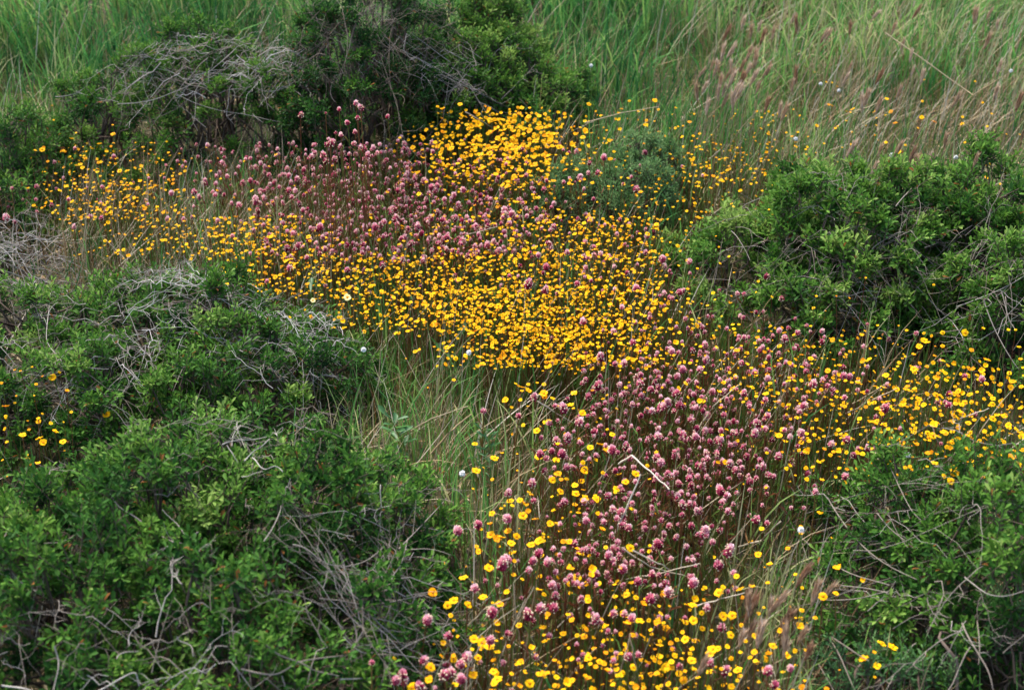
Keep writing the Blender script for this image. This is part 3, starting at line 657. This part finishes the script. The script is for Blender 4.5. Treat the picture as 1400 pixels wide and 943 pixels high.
def from_grid(G, boost=1.0):
    u, v = [], []
    for r in range(19):
        for c in range(28):
            n = rng.poisson(G[r, c] * boost)
            if n == 0: continue
            k = int(math.ceil(math.sqrt(n))); q = rng.permutation(k * k)[:n]      # loosely spread within the square, ragged past its edges
            pu_ = (q % k + .5 + rng.normal(0, .38, n)) / k; pv_ = (q // k + .5 + rng.normal(0, .38, n)) / k
            u.append(c * 50 + 25 + (pu_ - .5) * 58 + rng.normal(0, 4, n)); v.append(r * 50 + 25 + (pv_ - .5) * 56 + rng.normal(0, 3, n))
    return np.concatenate(u), np.concatenate(v)

def size_y(u, v):                       # the daisies' size over the meadow: full on the hump and in front, small in the middle
    d = np.hypot((u - 690) / 150, (v - 185) / 60)
    return .35 + .17 * np.exp(-d ** 2) + .07 * sstep(480, 700, v) + .09 * sstep(1150, 1350, u) * sstep(430, 520, v)

def prep_daisies():
    YG[3:5, 11:16] *= 1.9; YG[5, 11:16] *= 2; PNK[4:7] *= 1.3; YG[6:10, :18] *= 3.5; YG[3:6, 16:22] *= 2.3; YG[4:6, 1:5] *= 2.8; YG[10:13, 24:] *= 1.25; PNK[11:15] *= .9; YG[6, 4:8] *= 1.3; YG[14:19] *= 1.15; YG[8:11, 15:21] *= 1.3; YG[10:13, 20:] *= 1.5
    u, v = from_grid(YG, 1.3)
    arch = 147 + .0016 * (u - 700) ** 2 + rng.normal(0, 5, len(u)); ok = ~((u > 530) & (u < 800) & (v < arch) & (rng.random(len(u)) > .06)); u, v = u[ok], v[ok]; n = len(u)
    sc = size_y(u, v) * np.clip(rng.lognormal(-.12, .27, n), .45, 1.6); bud = rng.random(n) < np.where(v > 560, .42, .15); sc = np.where(bud, sc * rng.uniform(.45, .7, n), sc)
    hz = np.where(bud, rng.uniform(.06, .13, n), rng.uniform(.11, .175, n)); hz = np.where(np.hypot((u - 690) / 140, (v - 190) / 55) < 1, .155 + .02 * rng.random(n), hz)
    hu = np.array([p_[0] for p_ in HAND_Y], float); hv = np.array([p_[1] for p_ in HAND_Y], float)
    u = np.concatenate([u, hu]); v = np.concatenate([v, hv]); sc = np.concatenate([sc, rng.uniform(.55, .72, len(hu))])
    hz = np.concatenate([hz, np.full(len(hu), .15)])
    P = ray(u, v, hz); ins = in_shrub(P[:, 0], P[:, 1])
    # flowers inside a bush push up to its surface
    lift = ins > hz
    if lift.any():
        for _ in range(3):
            P[lift] = ray(u[lift], v[lift], np.maximum(hz[lift], in_shrub(P[lift, 0], P[lift, 1]) + .03))
    return u, v, sc, P
du, dv, dsc, dP = prep_daisies(); nd = len(du)
hump = np.exp(-(((du - 690) / 170) ** 2 + ((dv - 175) / 45) ** 2))
tilt_d = np.stack([rng.normal(0, .32, nd), rng.normal(-.10, .32, nd) - .42 * hump - .25 * sstep(1200, 1350, du), np.ones(nd)], -1)
dF = frames(unit(tilt_d), rng.uniform(0, 6.28, nd)); dvar = rng.choice(4, nd, p=[.35, .25, .18, .22]); dtone = np.where(rng.random(nd) < .07, -.55, np.clip(rng.normal(.10, .2, nd), -.5, .5))
dvar[-len(HAND_Y):] = rng.choice(2, len(HAND_Y))

def prep_spikes():
    u, v = from_grid(PNK, 1.65); n = len(u)
    var = rng.choice(4, n, p=[.3, .33, .09, .28]); sc = np.clip(rng.lognormal(-1.12, .25, n), .2, .54) * (1.12 - .07 * sstep(400, 600, v))
    hz = rng.uniform(.10, .18, n)
    hu = np.array([p_[0] for p_ in HAND_P], float); hv = np.array([p_[1] for p_ in HAND_P], float)
    u = np.concatenate([u, hu]); v = np.concatenate([v, hv]); var = np.concatenate([var, [p_[2] for p_ in HAND_P]]); sc = np.concatenate([sc, rng.uniform(.44, .58, len(hu))]); hz = np.concatenate([hz, np.full(len(hu), .17)])
    P = ray(u, v, hz); lift = in_shrub(P[:, 0], P[:, 1]) > hz
    if lift.any():
        for _ in range(3): P[lift] = ray(u[lift], v[lift], np.maximum(hz[lift], in_shrub(P[lift, 0], P[lift, 1]) + .03))
    return u, v, sc, var, P
pu, pv, psc, pvar, pP = prep_spikes(); npk = len(pu)
tilt_p = np.stack([rng.normal(0, .22, npk), rng.normal(0, .22, npk), np.ones(npk)], -1)
pF = frames(unit(tilt_p), rng.uniform(0, 6.28, npk)); ptone = np.where(rng.random(npk) < .12, -.4, np.clip(rng.normal(.02, .19, npk), -.5, .45))

def stem_pts(P, tilt, bow=.02):
    n = len(P); foot = P.copy(); foot[:, 0] += rng.normal(0, .015, n); foot[:, 1] += rng.normal(0, .015, n); foot[:, 2] = T(foot[:, 0], foot[:, 1]) - .004
    mid = .5 * (foot + P); mid[:, :2] += rng.normal(0, bow * .3, (n, 2)); mid = mid - unit(tilt) * np.array([.01, .01, 0])
    w = np.linspace(0, 1, 5)[None, :, None]
    return foot, (1 - w) ** 2 * foot[:, None] + 2 * w * (1 - w) * mid[:, None] + w ** 2 * P[:, None]

# the landmarks that place one flower among hundreds
LAND = [(560, 900, "the curly grey twigs at bottom"), (600, 700, "the big left shrub's edge"), (730, 540, "the lone tall pink head"), (860, 690, "the pale leaning straw"),
        (935, 780, "the crossed pale straws"), (1150, 760, "the arching bare stems at right"), (1220, 885, "the corner bush at bottom right"), (890, 920, "the thick yellow drift at bottom centre"),
        (720, 860, "the upright straw pair at bottom"), (1290, 640, "the lower right shrub's top"), (1310, 450, "the white hooked twigs"), (1370, 520, "the right-edge leaning stem"),
        (1120, 500, "the open flower mix at right"), (760, 440, "the solid yellow band at centre"), (690, 190, "the yellow hump at the back"), (840, 230, "the small feathery bush"),
        (550, 280, "the rear pink patch"), (150, 270, "the yellow cluster at left"), (1200, 150, "the dry grass at upper right"), (60, 590, "the dark hollow at the left edge"), (1000, 640, "the densest pink patch"),
        (1050, 860, "the reddish foxtails at bottom right"), (680, 770, "the biggest lower pink head"), (640, 650, "the shrub-side white seed puff"), (60, 190, "the left edge bush"), (1020, 220, "the right shrub's far side"),
        (780, 760, "the mixed lower-centre flowers"), (820, 510, "the tall wine-red heads"), (970, 470, "the gap under the right shrub"), (640, 480, "the broad-leaved weed"), (1240, 560, "the wide yellow drift at right"), (950, 550, "the two slanting straws")]
LU = np.array([(l[0], l[1]) for l in LAND], float)
def describe(u, v):
    d = np.hypot(LU[:, 0] - u, LU[:, 1] - v); q = int(d.argmin()); dx, dy = u - LU[q, 0], v - LU[q, 1]
    if d[q] < 16: w = "right at"
    elif abs(dx) > abs(dy): w = "left of" if dx < 0 else "right of"
    else: w = "behind" if dy < 0 else "in front of"
    return f"{w} {LAND[q][2]}"
ORD = ["nearest", "second nearest", "third nearest", "fourth nearest", "fifth nearest", "sixth nearest", "seventh nearest", "eighth nearest", "ninth nearest"]
def number(labels, depth):
    """tell apart those that read alike by how near they stand"""
    by = {}
    for q, l in enumerate(labels):
        if len(l.split()) > 14: print("LONG", l)
        by.setdefault(l, []).append(q)
    out = list(labels)
    for l, qs in by.items():
        if len(qs) > 1:
            qs = sorted(qs, key=lambda q: depth[q])
            for k_, q in enumerate(qs): out[q] = (ORD[k_] if k_ < len(ORD) - 1 and k_ < len(qs) - 1 else ("farthest" if k_ == len(qs) - 1 else "middling")) + " " + l
    return out

def pick(P, sc, u, v, n):
    d = np.linalg.norm(P - np.array([0, 0, CAM_H]), axis=1); show = sc / d
    show = np.where((u < 6) | (u > 1394) | (v < 6) | (v > 936), 0, show)
    return np.argsort(-show)[:n]

# daisies
stem_m = [None] * 5
dfoot, dstem = stem_pts(dP, tilt_d)
dsel = pick(dP, dsc, du, dv, 300); rest = np.setdiff1d(np.arange(nd), dsel)
fb = Buf()
for kx in range(4):
    q = rest[dvar[rest] == kx]
    rep(fb, cat(DA[kx][0]), dF[q], dP[q], dsc[q], dtone[q], 0); rep(fb, cat(DA[kx][1]), dF[q], dP[q], dsc[q], 0 * dtone[q], 1)
tubes(fb, dstem[rest], .0008, .0006, rng.random(len(rest)), 3, 2)
link("golden_daisies", fb.mesh("golden_daisies", [M_ray, M_disc, M_stem]), kind="stuff")
from mathutils import Matrix
def mat4(Fm, loc, s):
    m = np.eye(4); m[:3, :3] = Fm * s; m[:3, 3] = loc; return Matrix(m.tolist())
TONES = [(-9, -.14, "deep orange"), (-.14, .16, "golden"), (.16, 9, "lemon-yellow")]
ray_me = {}
for kx in range(4):
    for ti, dtv in enumerate((-.28, 0, .3)):
        bb_ = Buf(); v_, t_, f3, f4 = cat(DA[kx][0]); bb_.add(v_, f4, np.clip(t_ + dtv, 0, 1)); ray_me[kx, ti] = bb_.mesh("daisy_rays", M_ray)
disc_me = [DA[kx][1].mesh("daisy_disc", M_disc) for kx in range(4)]
labs = []
med = np.quantile(dsc[dsel], [.33, .7])
tix = {}
for q in dsel:
    ti = [i_ for i_, t_ in enumerate(TONES) if t_[0] <= dtone[q] < t_[1]][0]; tix[q] = ti
    labs.append(f"{'small' if dsc[q] < med[0] else 'middling' if dsc[q] < med[1] else 'large'} {TONES[ti][2]} daisy {describe(du[q], dv[q])}")
labs = number(labs, dP[dsel, 1])
for q, lab in zip(dsel, labs):
    r_ = thing("golden_daisy", tuple(dfoot[q]), lab, "daisy", "golden daisies in the meadow")
    sb_ = Buf(); tubes(sb_, (dstem[q] - dfoot[q])[None], .0009, .0007, float(rng.random()), 4); link("stem", sb_.mesh("stem", M_stem), r_)
    for nm, me in (("petals", ray_me[dvar[q], tix[q]]), ("flower_centre", disc_me[dvar[q]])):
        o = link(nm, me, r_); o.matrix_local = mat4(dF[q], dP[q] - dfoot[q], dsc[q])

# pink spikes
pfoot, pstem = stem_pts(pP, tilt_p, .01)
HB = np.array([.026, .021, .036, .018])
def stem_leaves(buf, P, foot, n=5, mat=0):
    m = len(P); t = rng.uniform(.15, .92, (m, n)); pos = foot[:, None] + (P - foot)[:, None] * t[..., None]
    az = rng.uniform(0, 6.28, (m, n)); el = rng.uniform(.5, 1.2, (m, n))
    d = np.stack([np.cos(az) * np.cos(el), np.sin(az) * np.cos(el), np.sin(el)], -1)
    s_ = rng.uniform(.016, .03, m * n)
    leaves(buf, pos.reshape(-1, 3), d.reshape(-1, 3), s_, s_ * .13, rng.normal(0, 1, m * n), rng.uniform(0, .8, m * n))
psel = pick(pP, psc * (1 + .3 * (pvar == 2)), pu, pv, 300); rest = np.setdiff1d(np.arange(npk), psel)
fb = Buf()
for kx in range(4):
    q = rest[pvar[rest] == kx]
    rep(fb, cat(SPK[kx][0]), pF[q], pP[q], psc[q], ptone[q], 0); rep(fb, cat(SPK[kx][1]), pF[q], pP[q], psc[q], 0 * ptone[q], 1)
tubes(fb, pstem[rest], .0011, .0009, rng.uniform(0, .7, len(rest)), 3, 2)
lf = Buf(); stem_leaves(lf, pP[rest], pfoot[rest]); v_, t_, f3, f4 = cat(lf); fb.add(v_, f4, t_, 2)
link("pink_flower_spikes", fb.mesh("pink_flower_spikes", [M_bract, M_lip, M_stem]), kind="stuff")
PT = [(-9, -.08, "wine-red"), (-.08, .08, "pink"), (.08, 9, "pale pink")]
br_me = {}
for kx in range(4):
    for ti, dtv in enumerate((-.16, 0, .16)):
        bb_ = Buf(); v_, t_, f3, f4 = cat(SPK[kx][0]); bb_.add(v_, f3, np.clip(t_ + dtv, 0, 1)); bb_.more(f4); br_me[kx, ti] = bb_.mesh("bracts", M_bract)
lip_me = [SPK[kx][1].mesh("lips", M_lip) for kx in range(4)]
labs = []; tix = {}
SH = ["plump", "round", "tall", "small"]
for q in psel:
    ti = [i_ for i_, t_ in enumerate(PT) if t_[0] <= ptone[q] < t_[1]][0]; tix[q] = ti
    labs.append(f"{SH[pvar[q]]} {PT[ti][2]} flower head {describe(pu[q], pv[q])}")
labs = number(labs, pP[psel, 1])
for q, lab in zip(psel, labs):
    r_ = thing("pink_clover", tuple(pfoot[q]), lab, "wildflower", "pink clover heads in the meadow")
    sb_ = Buf(); tubes(sb_, (pstem[q] - pfoot[q])[None], .0013, .001, float(rng.uniform(0, .6)), 4)
    lf = Buf(); stem_leaves(lf, (pP[q] - pfoot[q])[None], np.zeros((1, 3)), 5); v_, t_, f3, f4 = cat(lf); sb_.add(v_, f4, t_)
    link("stem", sb_.mesh("stem", M_stem), r_)
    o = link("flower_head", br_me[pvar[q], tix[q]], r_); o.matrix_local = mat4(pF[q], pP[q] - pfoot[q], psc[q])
    link("flower_lips", lip_me[pvar[q]], o)

# ------------------------------------------------------------------ single things in the meadow
def stalk(label, pts, r=.0013, tint=.8, cat_="straw"):
    """dry stalks: photo pixels with a height above the ground at each point"""
    q = np.array(pts, float); kk = np.linspace(0, len(q) - 1, (len(q) - 1) * 4 + 1)
    qq = np.stack([np.interp(kk, np.arange(len(q)), q[:, i_]) for i_ in range(3)], -1)
    w = ray(qq[:, 0], qq[:, 1], qq[:, 2]); w[1:-1] += rng.normal(0, .0015, (len(w) - 2, 3)) * .4
    o0 = w[0].copy(); b_ = Buf(); tubes(b_, (w - o0)[None], r, r * .6, tint, 5)
    o = link("dry_stalk", b_.mesh("dry_stalk", M_straw), label=label, category=cat_, group="dry stalks in the meadow"); o.location = o0
for a in [("snapped pale straw with a sharp bend, in the pink patch", [(846, 634, .17), (864, 622, .21), (889, 645, .205), (915, 669, .2)], .0017, 1.0),
          ("bright straw leaning left beside a large daisy in the pink patch", [(842, 728, .12), (858, 690, .18), (876, 648, .24)], .0019, 1.0),
          ("long thin straw lying low below the pink patch, tip at right", [(855, 792, .08), (900, 784, .12), (957, 770, .18)], .0014, .9),
          ("straw slanting down rightwards across the lower pink patch", [(850, 748, .16), (890, 775, .13), (945, 790, .1)], .0013, .85),
          ("straw crossing above the lower pink patch's straws", [(865, 752, .17), (900, 770, .15), (915, 778, .13)], .0014, .9),
          ("straw slanting up rightwards through the upper pink patch", [(945, 600, .1), (975, 555, .16), (1012, 525, .2)], .0015, .8),
          ("shorter straw beside the slanting one in the upper pink patch", [(945, 588, .08), (962, 545, .14), (977, 519, .2)], .0012, .75),
          ("thin straw bridging daisies left of the tall pink heads", [(735, 548, .17), (760, 564, .14), (800, 587, .08)], .0014, .95),
          ("upright straw forked with another near the bottom edge", [(712, 882, .03), (706, 850, .1), (702, 797, .2)], .0013, .9),
          ("straw leaning right from the upright one near the bottom edge", [(707, 848, .1), (718, 825, .15), (730, 802, .2)], .0013, .9),
          ("straw bowing left from the upright pair near the bottom", [(640, 855, .12), (665, 830, .16), (697, 817, .2)], .0012, .8),
          ("long straw rising from the bottom edge among thick yellow daisies", [(840, 943, .05), (855, 895, .12), (862, 866, .2)], .0016, .9),
          ("straw leaning right at the bottom edge among thick yellow daisies", [(876, 935, .05), (868, 905, .1), (861, 866, .2)], .0014, .9),
          ("grey stalk slanting up rightwards at the bottom centre", [(775, 930, .04), (800, 900, .12), (815, 886, .16)], .0015, .7),
          ("straw leaning right behind the faded orange daisies", [(953, 828, .12), (985, 818, .14), (1018, 810, .17)], .0013, .95),
          ("pale straw pointing right between pink patch and arching stems", [(1010, 747, .08), (1040, 738, .12), (1068, 712, .2)], .0015, .9),
          ("straw slanting across the right drift of daisies", [(1155, 566, .08), (1190, 548, .13), (1226, 531, .2)], .0014, .85),
          ("parallel straw just behind the one across the right drift", [(1165, 552, .08), (1190, 538, .13), (1210, 525, .18)], .0012, .8),
          ("thin straw leaning right in the right drift of daisies", [(1305, 575, .1), (1325, 568, .14), (1352, 558, .18)], .0014, .95),
          ("upright grey stalk in front of the right shrub", [(1181, 540, .03), (1181, 490, .16), (1186, 445, .3)], .0014, .6),
          ("reddish stalk leaning left among the right drift", [(1180, 540, .05), (1162, 500, .15), (1147, 470, .24)], .0013, .25),
          ("tall straw standing in the solid yellow band", [(720, 447, .06), (745, 425, .12), (760, 408, .18)], .0012, .9),
          ("pair-left straw rising beyond the yellow band", [(792, 405, .05), (803, 385, .12), (812, 365, .2)], .0014, .85),
          ("pair-right straw rising beyond the yellow band", [(802, 405, .05), (815, 385, .13), (828, 360, .22)], .0013, .8),
          ("long straw arching over the rear pink patch's front", [(600, 338, .1), (640, 320, .15), (680, 310, .18)], .0014, .85),
          ("straw leaning right before the rear pink patch", [(350, 315, .04), (385, 285, .12), (412, 262, .2)], .0018, .75),
          ("second straw leaning right before the rear pink patch", [(400, 310, .04), (428, 270, .14), (442, 238, .24)], .0015, .8),
          ("short pale straw standing in front of the yellow hump", [(582, 280, .05), (582, 240, .14), (582, 211, .22)], .0013, .9),
          ("upright straw left of the yellow hump", [(531, 205, .05), (527, 180, .14), (522, 155, .22)], .0015, .9),
          ("thin straw slanting off the top of the yellow hump", [(636, 153, .2), (655, 164, .17), (672, 174, .13)], .0015, .9),
          ("grey stalk standing left of the left yellow cluster", [(115, 310, .03), (122, 250, .2), (131, 215, .3)], .0018, .65),
          ("pale straw stub in front of the left yellow cluster", [(190, 300, .04), (196, 280, .1), (200, 262, .16)], .0018, 1.0),
          ("straw lying flat below the left yellow cluster", [(60, 331, .05), (110, 328, .07), (160, 320, .09)], .0016, .9),
          ("pale straw leaning left beneath the upper right grass", [(1148, 160, .1), (1190, 145, .2), (1210, 135, .26)], .0015, .8),
          ("long pale straw leaning right across the upper right grass", [(1210, 45, .3), (1330, 130, .2), (1370, 105, .3)], .0018, .6),
          ("straw slanting up towards the upper right daisies", [(985, 215, .08), (1010, 180, .18), (1035, 150, .28)], .0015, .8),
          ("pale straw piece standing right of the feathery bush", [(970, 218, .06), (985, 205, .1), (990, 198, .13)], .002, .95),
          ("thin straw arching above the feathery bush", [(800, 168, .2), (850, 155, .25), (900, 146, .28)], .0014, .75),
          ("dark stalk slanting out of the left shrub towards the lone pink head", [(590, 620, .12), (620, 585, .18), (645, 566, .2)], .002, .35),
          ("bowed grey straw under the broad-leaved weed", [(560, 590, .05), (590, 572, .1), (640, 555, .14)], .0015, .7)]: stalk(*a)

# fluffy white seed heads and pale daisies
def puff(label, u, v, r=.007):
    P = ray(u, v, .18); foot = P.copy(); foot[2] = T(foot[0], foot[1])
    r_ = thing("seed_puff", tuple(foot), label, "seed head", "white seed puffs")
    s_ = Buf(); tubes(s_, np.stack([np.zeros(3), (P - foot) * .5 + [.004, 0, 0], P - foot])[None], .0009, .0008, .8, 4); link("stem", s_.mesh("stem", M_stem), r_)
    h_ = Buf(); n = 170; d = unit(rng.normal(0, 1, (n, 3)) + [0, 0, .3]); L = r * rng.uniform(.8, 1.1, n); side = unit(np.cross(d, rng.normal(0, 1, (n, 3))))
    o = P - foot; v = np.stack([o + d * r * .1, o + d * L[:, None] + side * r * .16, o + d * L[:, None] * 1.05 - side * r * .16], 1)
    h_.add(v, np.arange(n * 3).reshape(n, 3), np.repeat(rng.random(n), 3)); link("fluff", h_.mesh("fluff", M_puff), r_)
for (u_, v_, l_) in [(641, 482, "white seed puff right of the broad-leaved weed, by the yellow band"), (632, 647, "white seed puff beside an orange daisy at the big shrub's edge"), (1095, 724, "bluish-white seed puff among arching bare stems at lower right"),
                     (1241, 622, "white seed puff on top of the lower right shrub"), (1088, 190, "white seed puff on the right shrub's far left shoulder"), (1219, 212, "white seed puff above the right shrub's top"), (1307, 215, "white seed puff above the gap between the right shrubs"),
                     (808, 90, "white seed puff in the grass behind the small leafy shrub"), (1122, 115, "left one of two white puffs in the upper right grass"), (1147, 124, "right one of two white puffs in the upper right grass"), (1382, 97, "white seed puff in dry grass near the right edge"),
                     (497, 478, "small white seed puff in grass beside the twig tangle")]: puff(l_, u_, v_, .0050)
for (u_, v_, l_) in [(475, 407, "pale cream-yellow daisy at the left end of the yellow band"), (428, 411, "pale yellow bud above the bleached twig tangle")]:
    P = ray(u_, v_, .17); foot = P.copy(); foot[2] = T(foot[0], foot[1]); r_ = thing("pale_daisy", tuple(foot), l_, "daisy")
    s_ = Buf(); tubes(s_, np.stack([np.zeros(3), (P - foot) * .5 + [.005, 0, 0], P - foot])[None], .001, .0009, .8, 4); link("stem", s_.mesh("stem", M_stem), r_)
    b_ = Buf(); v0, t0, f3, f4 = cat(DA[1][0]); b_.add(v0, f4, t0); Fm = frames(unit(np.array([[.1, -.5, .8]])))[0]
    o = link("petals", b_.mesh("petals", M_pale), r_); o.matrix_local = mat4(Fm, P - foot, .75 if u_ > 450 else .5)
    o = link("flower_centre", disc_me[1], r_); o.matrix_local = mat4(Fm, P - foot, .75 if u_ > 450 else .5)

# bristly foxtail grasses
def fox_mesh(seed, L=.05):
    g = np.random.default_rng(seed); b_ = Buf(); n = 130; t = g.random(n) ** .9; az = g.uniform(0, 6.28, n)
    prof = np.sin(np.pi * np.clip(t * .9 + .07, 0, 1)) ** .6 * .0042
    out = np.stack([np.cos(az), np.sin(az), 0 * az], -1); o = out * prof[:, None] * .5 + np.stack([0 * t, 0 * t, t * L * .75], -1)
    d = unit(out * g.uniform(.12, .42, n)[:, None] + [0, 0, 1]); LL = g.uniform(.012, .024, n); s_ = np.cross(d, out) * .0013
    v = np.stack([o - s_, o + s_, o + d * LL[:, None]], 1); b_.add(v, np.arange(3 * n).reshape(n, 3), np.repeat(np.clip(g.normal(.5, .2, n), 0, 1), 3))
    return b_
FX = [fox_mesh(s_) for s_ in (1, 2, 3)]
fxm = {}
for q in range(3):
    for ti, dt in enumerate((-.35, 0., .3)):
        v_, t_, f3, f4 = cat(FX[q]); b_ = Buf(); b_.add(v_, f3, np.clip(t_ + dt, 0, 1)); fxm[q, ti] = b_.mesh("seed_head", M_fox)
fu = np.concatenate([rng.normal(1000, 35, 26), rng.uniform(940, 1390, 50), rng.normal(1045, 45, 16), rng.normal(1260, 60, 10)])
fv = np.concatenate([rng.normal(120, 25, 26), rng.uniform(25, 165, 50), rng.normal(870, 35, 16), rng.uniform(200, 260, 10)])
flab, fdat = [], []
FT = ["reddish-brown", "tan", "pale"]
FL = [(1000, 110, "the rusty foxtail stand behind the daisies"), (1100, 60, "the green grass at upper right"), (1200, 60, "the upper right grass"), (1330, 60, "the far right grass"), (1340, 150, "the dry grass by the right edge"), (1180, 140, "the scattered upper right daisies"), (1250, 230, "the notch between the right shrubs"), (1045, 870, "the weedy strip at bottom right"), (960, 50, "the tall grass at top")]
for q in range(len(fu)):
    far = fv[q] < 400; hh = rng.uniform(.2, .34) if far else rng.uniform(.1, .18)
    P = ray(fu[q], fv[q], hh); foot = P.copy(); foot[0] -= rng.normal(.02, .03); foot[1] += rng.normal(0, .02); foot[2] = T(foot[0], foot[1])
    ti = int(rng.choice(3, p=[.2, .45, .35])); d = [np.hypot(fu[q] - l[0], fv[q] - l[1]) for l in FL]; l = FL[int(np.argmin(d))]
    dx, dy = fu[q] - l[0], fv[q] - l[1]; w = ("left of" if dx < 0 else "right of") if abs(dx) > abs(dy) else ("behind" if dy < 0 else "in front of")
    flab.append(f"{FT[ti]} foxtail {w} {l[2]}"); fdat.append((P, foot, ti))
flab = number(flab, [d[1][1] for d in fdat])
for lab, (P, foot, ti) in zip(flab, fdat):
    r_ = thing("foxtail", tuple(foot), lab, "foxtail", "foxtail grasses")
    e = P - foot; s_ = Buf(); tubes(s_, np.stack([np.zeros(3), e * .5 - [.008, 0, -.01], e])[None], .0009, .0007, float(rng.uniform(.2, .8)), 3); link("stem", s_.mesh("stem", M_straw), r_)
    o = link("seed_head", fxm[int(rng.integers(3)), ti], r_)
    o.matrix_local = mat4(frames(unit(np.array([[e[0] * 2 + rng.normal(.12, .15), e[1] + rng.normal(0, .15), .9]])))[0], e - np.array([0, 0, .004]), rng.uniform(.7, 1.15))

# broad-leaved weeds
def weed(label, u, v, h, nlv, ls, lw=.35):
    base = ray(u, v, 0.0); r_ = thing("leafy_weed", tuple(base), label, "weed", "broad-leaved weeds")
    s_, l_ = Buf(), Buf(); n = nlv; t = np.linspace(.25, 1, n); az = np.arange(n) * 2.4 + rng.uniform(0, 6)
    tip = np.array([rng.normal(0, .02), rng.normal(0, .02), h]); tubes(s_, np.stack([np.zeros(3), tip * .5 + [.006, 0, 0], tip])[None], .0018, .0012, .9, 5); link("stem", s_.mesh("stem", M_stem), r_)
    el = rng.uniform(.1, .9, n); d = np.stack([np.cos(az) * np.cos(el), np.sin(az) * np.cos(el), np.sin(el)], -1); sz = ls * rng.uniform(.7, 1.15, n)
    leaves(l_, tip * t[:, None], d, sz, sz * lw, rng.normal(0, .4, n), rng.random(n)); link("leaves", l_.mesh("leaves", M_weed), r_)
for a in [("broad arrow-leaved weed in grass left of the white seed puff", 612, 535, .10, 6, .05), ("upright weed with a single broad leaf in the twig tangle", 428, 480, .12, 5, .04), ("low weed with pale green leaves below the seed puff", 590, 470, .10, 6, .035), ("fern-like grey-green weed right of the big left shrub", 672, 690, .13, 22, .028, .22),
          ("grey-green weed below the orange daisy at the shrub's edge", 655, 660, .12, 20, .026, .22), ("leafy weed sprawling at the big shrub's upper right edge", 560, 640, .12, 14, .035), ("leafy weed in the grass before the yellow hump's left end", 480, 250, .12, 8, .03), ("small weed in front of the yellow cluster at left", 215, 300, .08, 8, .03),
          ("leafy weed under the front of the right shrub", 1115, 460, .12, 16, .032), ("leafy weed at the left edge under the dead brush", 40, 330, .08, 8, .035)]: weed(*a)
